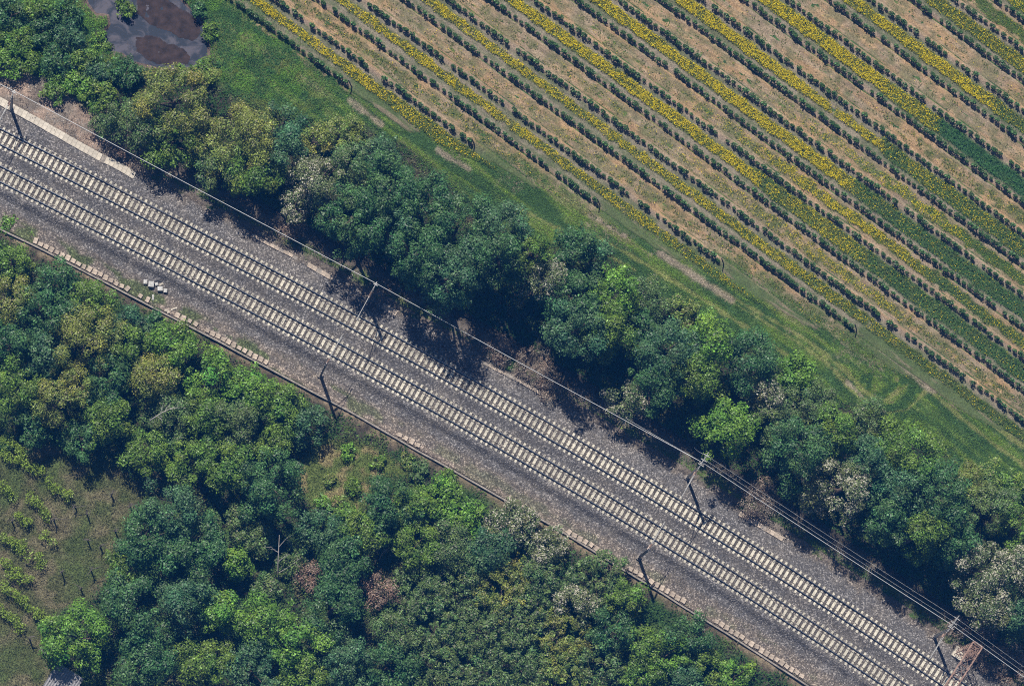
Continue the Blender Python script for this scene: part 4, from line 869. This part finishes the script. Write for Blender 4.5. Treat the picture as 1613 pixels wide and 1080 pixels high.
# weeds on the lower cess and the kerb
def cess_w(x, y):
    s, d = sd(x, y); e = d + GAP
    a = ((e < -3.0) & (e > -4.6)) * sm(.46, .6, fbm(s * .5, d, 1.1, 66)) * (1 - sm(45, 70, s) * .75)
    c = ((d > 2.9) & (d < 7)) * sm(.5, .62, fbm(x, y, 1.0, 101, 3)) * .6
    return a * .8 + c
def cess_h(x, y):
    return RNG.random(len(x)) * .22 + np.where(sd(x, y)[1] < 0, .32, .02)
def cess_c(x, y):
    s, d = sd(x, y); lo = d < 0
    c = mix(np.broadcast_to(np.array([.055, .09, .026]), x.shape + (3,)), (.13, .12, .05), sm(.4, .6, fbm(x, y, 1, 102)))
    return jit(np.where(lo[:, None], c, np.array([.17, .13, .105])), len(x), .3)
scatter('verge_weeds', 60, cess_w, bb, .15, cess_h, cess_c, MAT['grass'], lean=.8, flat=.35)
# loose stones on the bare bank and the cess
def stone_w(x, y):
    s, d = sd(x, y); return np.where(sdf(x, y, BANK) > -.5, .5, 0) * sm(.42, .58, fbm(x, y, 1.2, 103)) + ((d < -GAP - 2.7) & (d > KERB + .8)) * .10 + ((d > 2) & (d < 5)) * .08 + (np.abs(d + GAP) < 1.35) * .16 + (np.abs(d + GAP - .95) < .3) * .2 + (np.abs(d) < 1.3) * .03
scatter('loose_stones', 22, stone_w, bb, .15, lambda x, y: np.where(sd(x, y)[1] < -GAP - 2.6, .40, np.where(sd(x, y)[1] < 1.5, 1.13, np.where(sd(x, y)[1] < 3.3, .12, .04))), lambda x, y: jit(np.broadcast_to(np.array([.24, .215, .19]), x.shape + (3,)), len(x), .3), MAT['block'] and mat_leaf('stone_face', .9, 0, .1), lean=.5, flat=.8)
# cover crop and flowers in the vineyard alleys
def crop_w(x, y):
    k, t, yl, gr, dk = alley(x, y); n = fbm(x, y, .55, 42, 3); w = strip_w(k, t, gr, x, y)
    return (sdf(x, y, FIELD) > -.2) * w * np.clip(gr * 1.25 - (1 - gr) * .9 * sm(.62, .40, n), 0, 1)
def crop_h(x, y):
    k, t, yl, gr, dk = alley(x, y); return RNG.random(len(x)) ** .7 * np.where(k % 2 == 0, .16 + .30 * dk + .08 * yl, .10 + .2 * dk)
def crop_c(x, y):
    k, t, yl, gr, dk = alley(x, y)
    c = mix(np.broadcast_to(np.array([.085, .125, .022]), x.shape + (3,)), (.046, .122, .030), np.clip(dk * 1.3, 0, 1)); c = mix(c, (.17, .175, .018), np.clip(yl, 0, 1) * .7); c = mix(c, (.085, .165, .022), ((k >= 17) | (k == 9)) * .7 * (1 - dk))
    c = mix(c, (.16, .145, .06), sm(.5, .66, fbm(x, y, .7, 104)) * .45 * (1 - dk * .6))
    return jit(c, len(x), .27)
scatter('cover_crop', 120, crop_w, bb, .17, crop_h, crop_c, MAT['grass'], lean=.6, flat=.4, z=zfield)
def flow_w(x, y):
    k, t, yl, gr, dk = alley(x, y); w = strip_w(k, t, gr, x, y); n = fbm(x, y, .7, 105, 4); n = .5 * n + .5 * fbm(x, y, .28, 107, 2)
    return (sdf(x, y, FIELD) > 0) * w * w * np.clip(np.where(k % 2 == 0, yl, yl ** 1.5) * (.30 + 1.2 * sm(.35, .62, n)), 0, 1)
def flow_h(x, y):
    return .10 + RNG.random(len(x)) ** .8 * .30
scatter('yellow_flowers', 270, flow_w, bb, .08, flow_h, lambda x, y: jit(np.broadcast_to(np.array([.58, .455, .012]), x.shape + (3,)), len(x), .2), MAT['petal'], lean=.4, flat=.85, z=zfield)

# ------------------------------------------------------------------ grapevines
def vine_geo(rng, tall=1.0, n=64, spread=.33, ex_=1.5, col=(.046, .098, .028)):
    z = .22 + rng.random(n) ** .9 * .92 * tall; a = rng.uniform(0, 6.28, n); rr = spread * np.sqrt(rng.random(n)) * (1.15 - .35 * z / 1.1)
    c = np.stack([np.cos(a) * rr * ex_, np.sin(a) * rr * .85, z], -1); nm = rng.normal(size=(n, 3)) * .7 + np.array([0, 0, .7])
    V, F = leaf_quads(c, nm, .16 * rng.uniform(.7, 1.3, n), .75)
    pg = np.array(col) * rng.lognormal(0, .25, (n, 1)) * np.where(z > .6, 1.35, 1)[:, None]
    return V, F, np.repeat(pg, 4, 0)
def stem_geo(h=.75, lean=0): return MB().tube([(0, 0, -.05), (lean * .5, .02, h * .5), (lean, 0, h)], [.04, .032, .025], 5)
VAR = []
for q in range(7):
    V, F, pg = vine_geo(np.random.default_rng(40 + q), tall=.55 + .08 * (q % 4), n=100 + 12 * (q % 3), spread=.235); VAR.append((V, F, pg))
vme = {}
ORDROW = ['nearest the grass verge', 'second from the grass verge', 'third from the grass verge', 'fourth from the grass verge', 'fifth from the grass verge']
ENDS = [(546, 141), (741, 231), (937, 327), (1131, 421), (1337, 529)]
rest = []; n_ind = 0
posts = []
for k in range(0, 21):
    # the row runs up-left from its end post
    if k < 5: e = P(*ENDS[k], ZU); u1, v1 = rowuv(e[0], e[1])
    else: u1, v1 = 150, None
    v = k * ROWD; us_ = np.arange(u1 - .5, -8, -.80) if k < 5 else np.arange(-8, 135, .80)
    i = 0
    for u in us_:
        xy = ROW0 + RDIR * u + RN * v; q = Q((xy[0], xy[1], ZU))
        if not (-12 < q[0] < 1640 and -14 < q[1] < 1100): continue
        if k >= 5 and sdf(np.array([xy[0]]), np.array([xy[1]]), FIELD)[0] < .4: continue
        i += 1
        if rnd.random() < .03: continue
        xy = xy + np.array([rnd.gauss(0, .06), rnd.gauss(0, .05)]); z = float(zfield(np.array([xy[0]]), np.array([xy[1]]))[0]); a = rnd.uniform(-.25, .25) + rnd.choice((0, math.pi)) + math.atan2(RDIR[1], RDIR[0]); sc = rnd.choice([.7, .85, .95, 1, 1.05, 1.12, 1.2])
        if k < 5 and n_ind < 245:
            n_ind += 1; t = empty('grapevine', (xy[0], xy[1], z), f'{ordinal(i)} grapevine from the end post, vine row {ORDROW[k]}', 'grapevine', 'grapevines in the rows by the verge', a); t.scale = (sc, sc, sc)
            vi = rnd.randrange(7)
            if vi not in vme:
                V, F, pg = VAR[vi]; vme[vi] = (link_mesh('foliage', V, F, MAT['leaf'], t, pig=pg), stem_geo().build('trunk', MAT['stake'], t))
            else:
                for o in vme[vi]: c = o.copy(); C.objects.link(c); c.parent = t
        else: rest.append((xy[0], xy[1], z, a, sc))
    if k < 5: posts.append((k, u1, v))
Vs = []; Fs = []; Cs = []; n0 = 0; st = MB()
for (x, y, z, a, sc) in rest:
    V, F, pg = VAR[rnd.randrange(7)]; c_, s_ = math.cos(a), math.sin(a); Rm = np.array([[c_, s_, 0], [-s_, c_, 0], [0, 0, 1]])
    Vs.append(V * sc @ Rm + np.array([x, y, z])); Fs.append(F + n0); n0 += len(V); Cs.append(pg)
tag(link_mesh('grapevines', np.concatenate(Vs), np.concatenate(Fs), MAT['leaf'], pig=np.concatenate(Cs)), kind='stuff')
for k, u, v in posts:
    xy = ROW0 + RDIR * u + RN * v; z = float(zfield(np.array([xy[0]]), np.array([xy[1]]))[0])
    t = empty('row_end_post', (xy[0], xy[1], z), f'dark leaning end post of the vine row {ORDROW[k]}', 'post', 'end posts of the vine rows')
    MB().tube([(.35 * RDIR[0], .35 * RDIR[1], -.1), (-.35 * RDIR[0], -.35 * RDIR[1], 1.75)], [.07, .06], 6).build('post', MAT['stake'], t)
    MB().tube([(-.35 * RDIR[0], -.35 * RDIR[1], 1.6), (1.3 * RDIR[0], 1.3 * RDIR[1], .0)], .012, 4).build('stay_wire', MAT['galv'], t)

# the old, half-dead vine plot at the lower left
old = 0
ROWSO = [((0, 690), (42, 716), 'thick uppermost row'), ((0, 712), (70, 746), 'row right under the uppermost'), ((75, 760), (114, 786), 'short row at the upper centre'), ((44, 780), (78, 816), 'row through the middle of the plot'), ((22, 808), (46, 828), 'short row below the middle one'), ((0, 765), (24, 785), 'short row on the left edge over the middle'), ((2, 844), (38, 862), 'row under the middle one'), ((66, 838), (86, 856), 'lone pair right of the row under the middle'), ((20, 858), (50, 878), 'second row under the middle'), ((54, 872), (70, 894), 'lone pair over the lowest rows'), ((0, 882), (28, 905), 'short row above the lowest pair'), ((12, 906), (50, 918), 'flat row above the lowest pair'), ((0, 922), (76, 978), 'thick row of the lowest pair'), ((0, 958), (38, 992), 'last row of the plot')]
for (a, b, ph) in ROWSO:
    p0 = P(*a, ZL)[:2]; p1 = P(*b, ZL)[:2]; L = np.linalg.norm(p1 - p0); n = max(2, int(L / .62))
    for i in range(n):
        xy = p0 + (p1 - p0) * (i + .5) / n + RNG.normal(0, .12, 2); z = float(zground(np.array([xy[0]]), np.array([xy[1]]))[0])
        t = empty('old_grapevine', (xy[0], xy[1], z), f'{ordinal(i + 1)} overgrown vine from the left, {ph}', 'grapevine', 'overgrown vines in the old plot', rnd.uniform(0, 3)); old += 1
        V, F, pg = vine_geo(np.random.default_rng(700 + old), tall=rnd.uniform(1.1, 1.5), n=rnd.randrange(100, 160), spread=rnd.uniform(.5, .75), ex_=1.2, col=(.14, .20, .026))
        link_mesh('foliage', V, F, MAT['leaf'], t, pig=pg); stem_geo(1.0, .1).build('trunk', MAT['stake'], t)
STK = [(118, 798, 'at the end of the second old vine row'), (136, 808, 'with a tuft, right of the second old vine row'), (205, 798, 'beside the tip of the tree trio, with a twisted arm'), (181, 836, 'touching the dark trio, hooked at the top'), (138, 852, 'standing alone mid plot'), (158, 862, 'forked, near the tree trio'), (143, 898, 'leaning, near the waist of the plot'), (97, 902, 'thin, left of the leaning one'), (127, 928, 'with leaves on its top, near the brilliant tree'), (66, 1024, 'forked, beside the brilliant tree'), (19, 822, 'near the left edge under the middle row'), (85, 820, 'at the end of the middle row'), (46, 1006, 'small, left of the brilliant tree'), (175, 780, 'short, in the upper corner of the plot')]
for i, (px, py, ph) in enumerate(STK):
    p = P(px, py, ZL); z = float(zground(np.array([p[0]]), np.array([p[1]]))[0]); t = empty('vine_stump', (p[0], p[1], z), 'dark bare vine stump ' + ph, 'vine stump', 'bare vine stumps in the old plot')
    r = np.random.default_rng(i + 3); h = r.uniform(1.2, 1.9); mb = MB(); mb.tube([(0, 0, -.1), (.05, .03, h * .6), (r.normal(0, .12), r.normal(0, .1), h)], [.085, .07, .05], 6); mb.build('trunk', MAT['stake'], t)
    mb = MB()
    for q in range(3): mb.tube([(0, 0, h * (.55 + .13 * q)), (r.normal(0, .25), r.normal(0, .2), h * (.75 + .13 * q)), (r.normal(0, .5), r.normal(0, .35), h * (.8 + .1 * q))], [.05, .04, .015], 5)
    mb.build('branch', MAT['stake'], t)

# ------------------------------------------------------------------ shed at the lower left
p = P(96, 1082, ZL); t = empty('shed', (p[0], p[1], ZL), 'small shed with corrugated roof half hidden under the brilliant green tree', 'shed', None, -.55)
MB().box((0, 0, 1.0), (2.6, 3.2, 2.2)).build('wall', MAT['shedwall'], t)
V = []; f = []; nx = 49
for i in range(nx):
    x = -1.6 + 3.2 * i / (nx - 1); zz = 2.28 + .05 * math.cos(i * math.pi / 2 * 1.0) ; 
    V += [(x, -1.8, zz), (x, 1.8, zz + .35)]
for i in range(nx - 1): f.append((2 * i, 2 * i + 2, 2 * i + 3, 2 * i + 1))
V += [(a, b, c - .03) for a, b, c in V]; m = 2 * nx
f += [(q[0] + m, q[3] + m, q[2] + m, q[1] + m) for q in list(f)]
link_mesh('roof', np.array(V), f, MAT['roof'], t)
MB().box((1.31, -.4, .8), (.05, .85, 1.7)).build('door', MAT['stake'], t)
print('leaves', NLEAF, 'vines', n_ind, old, len(rest))
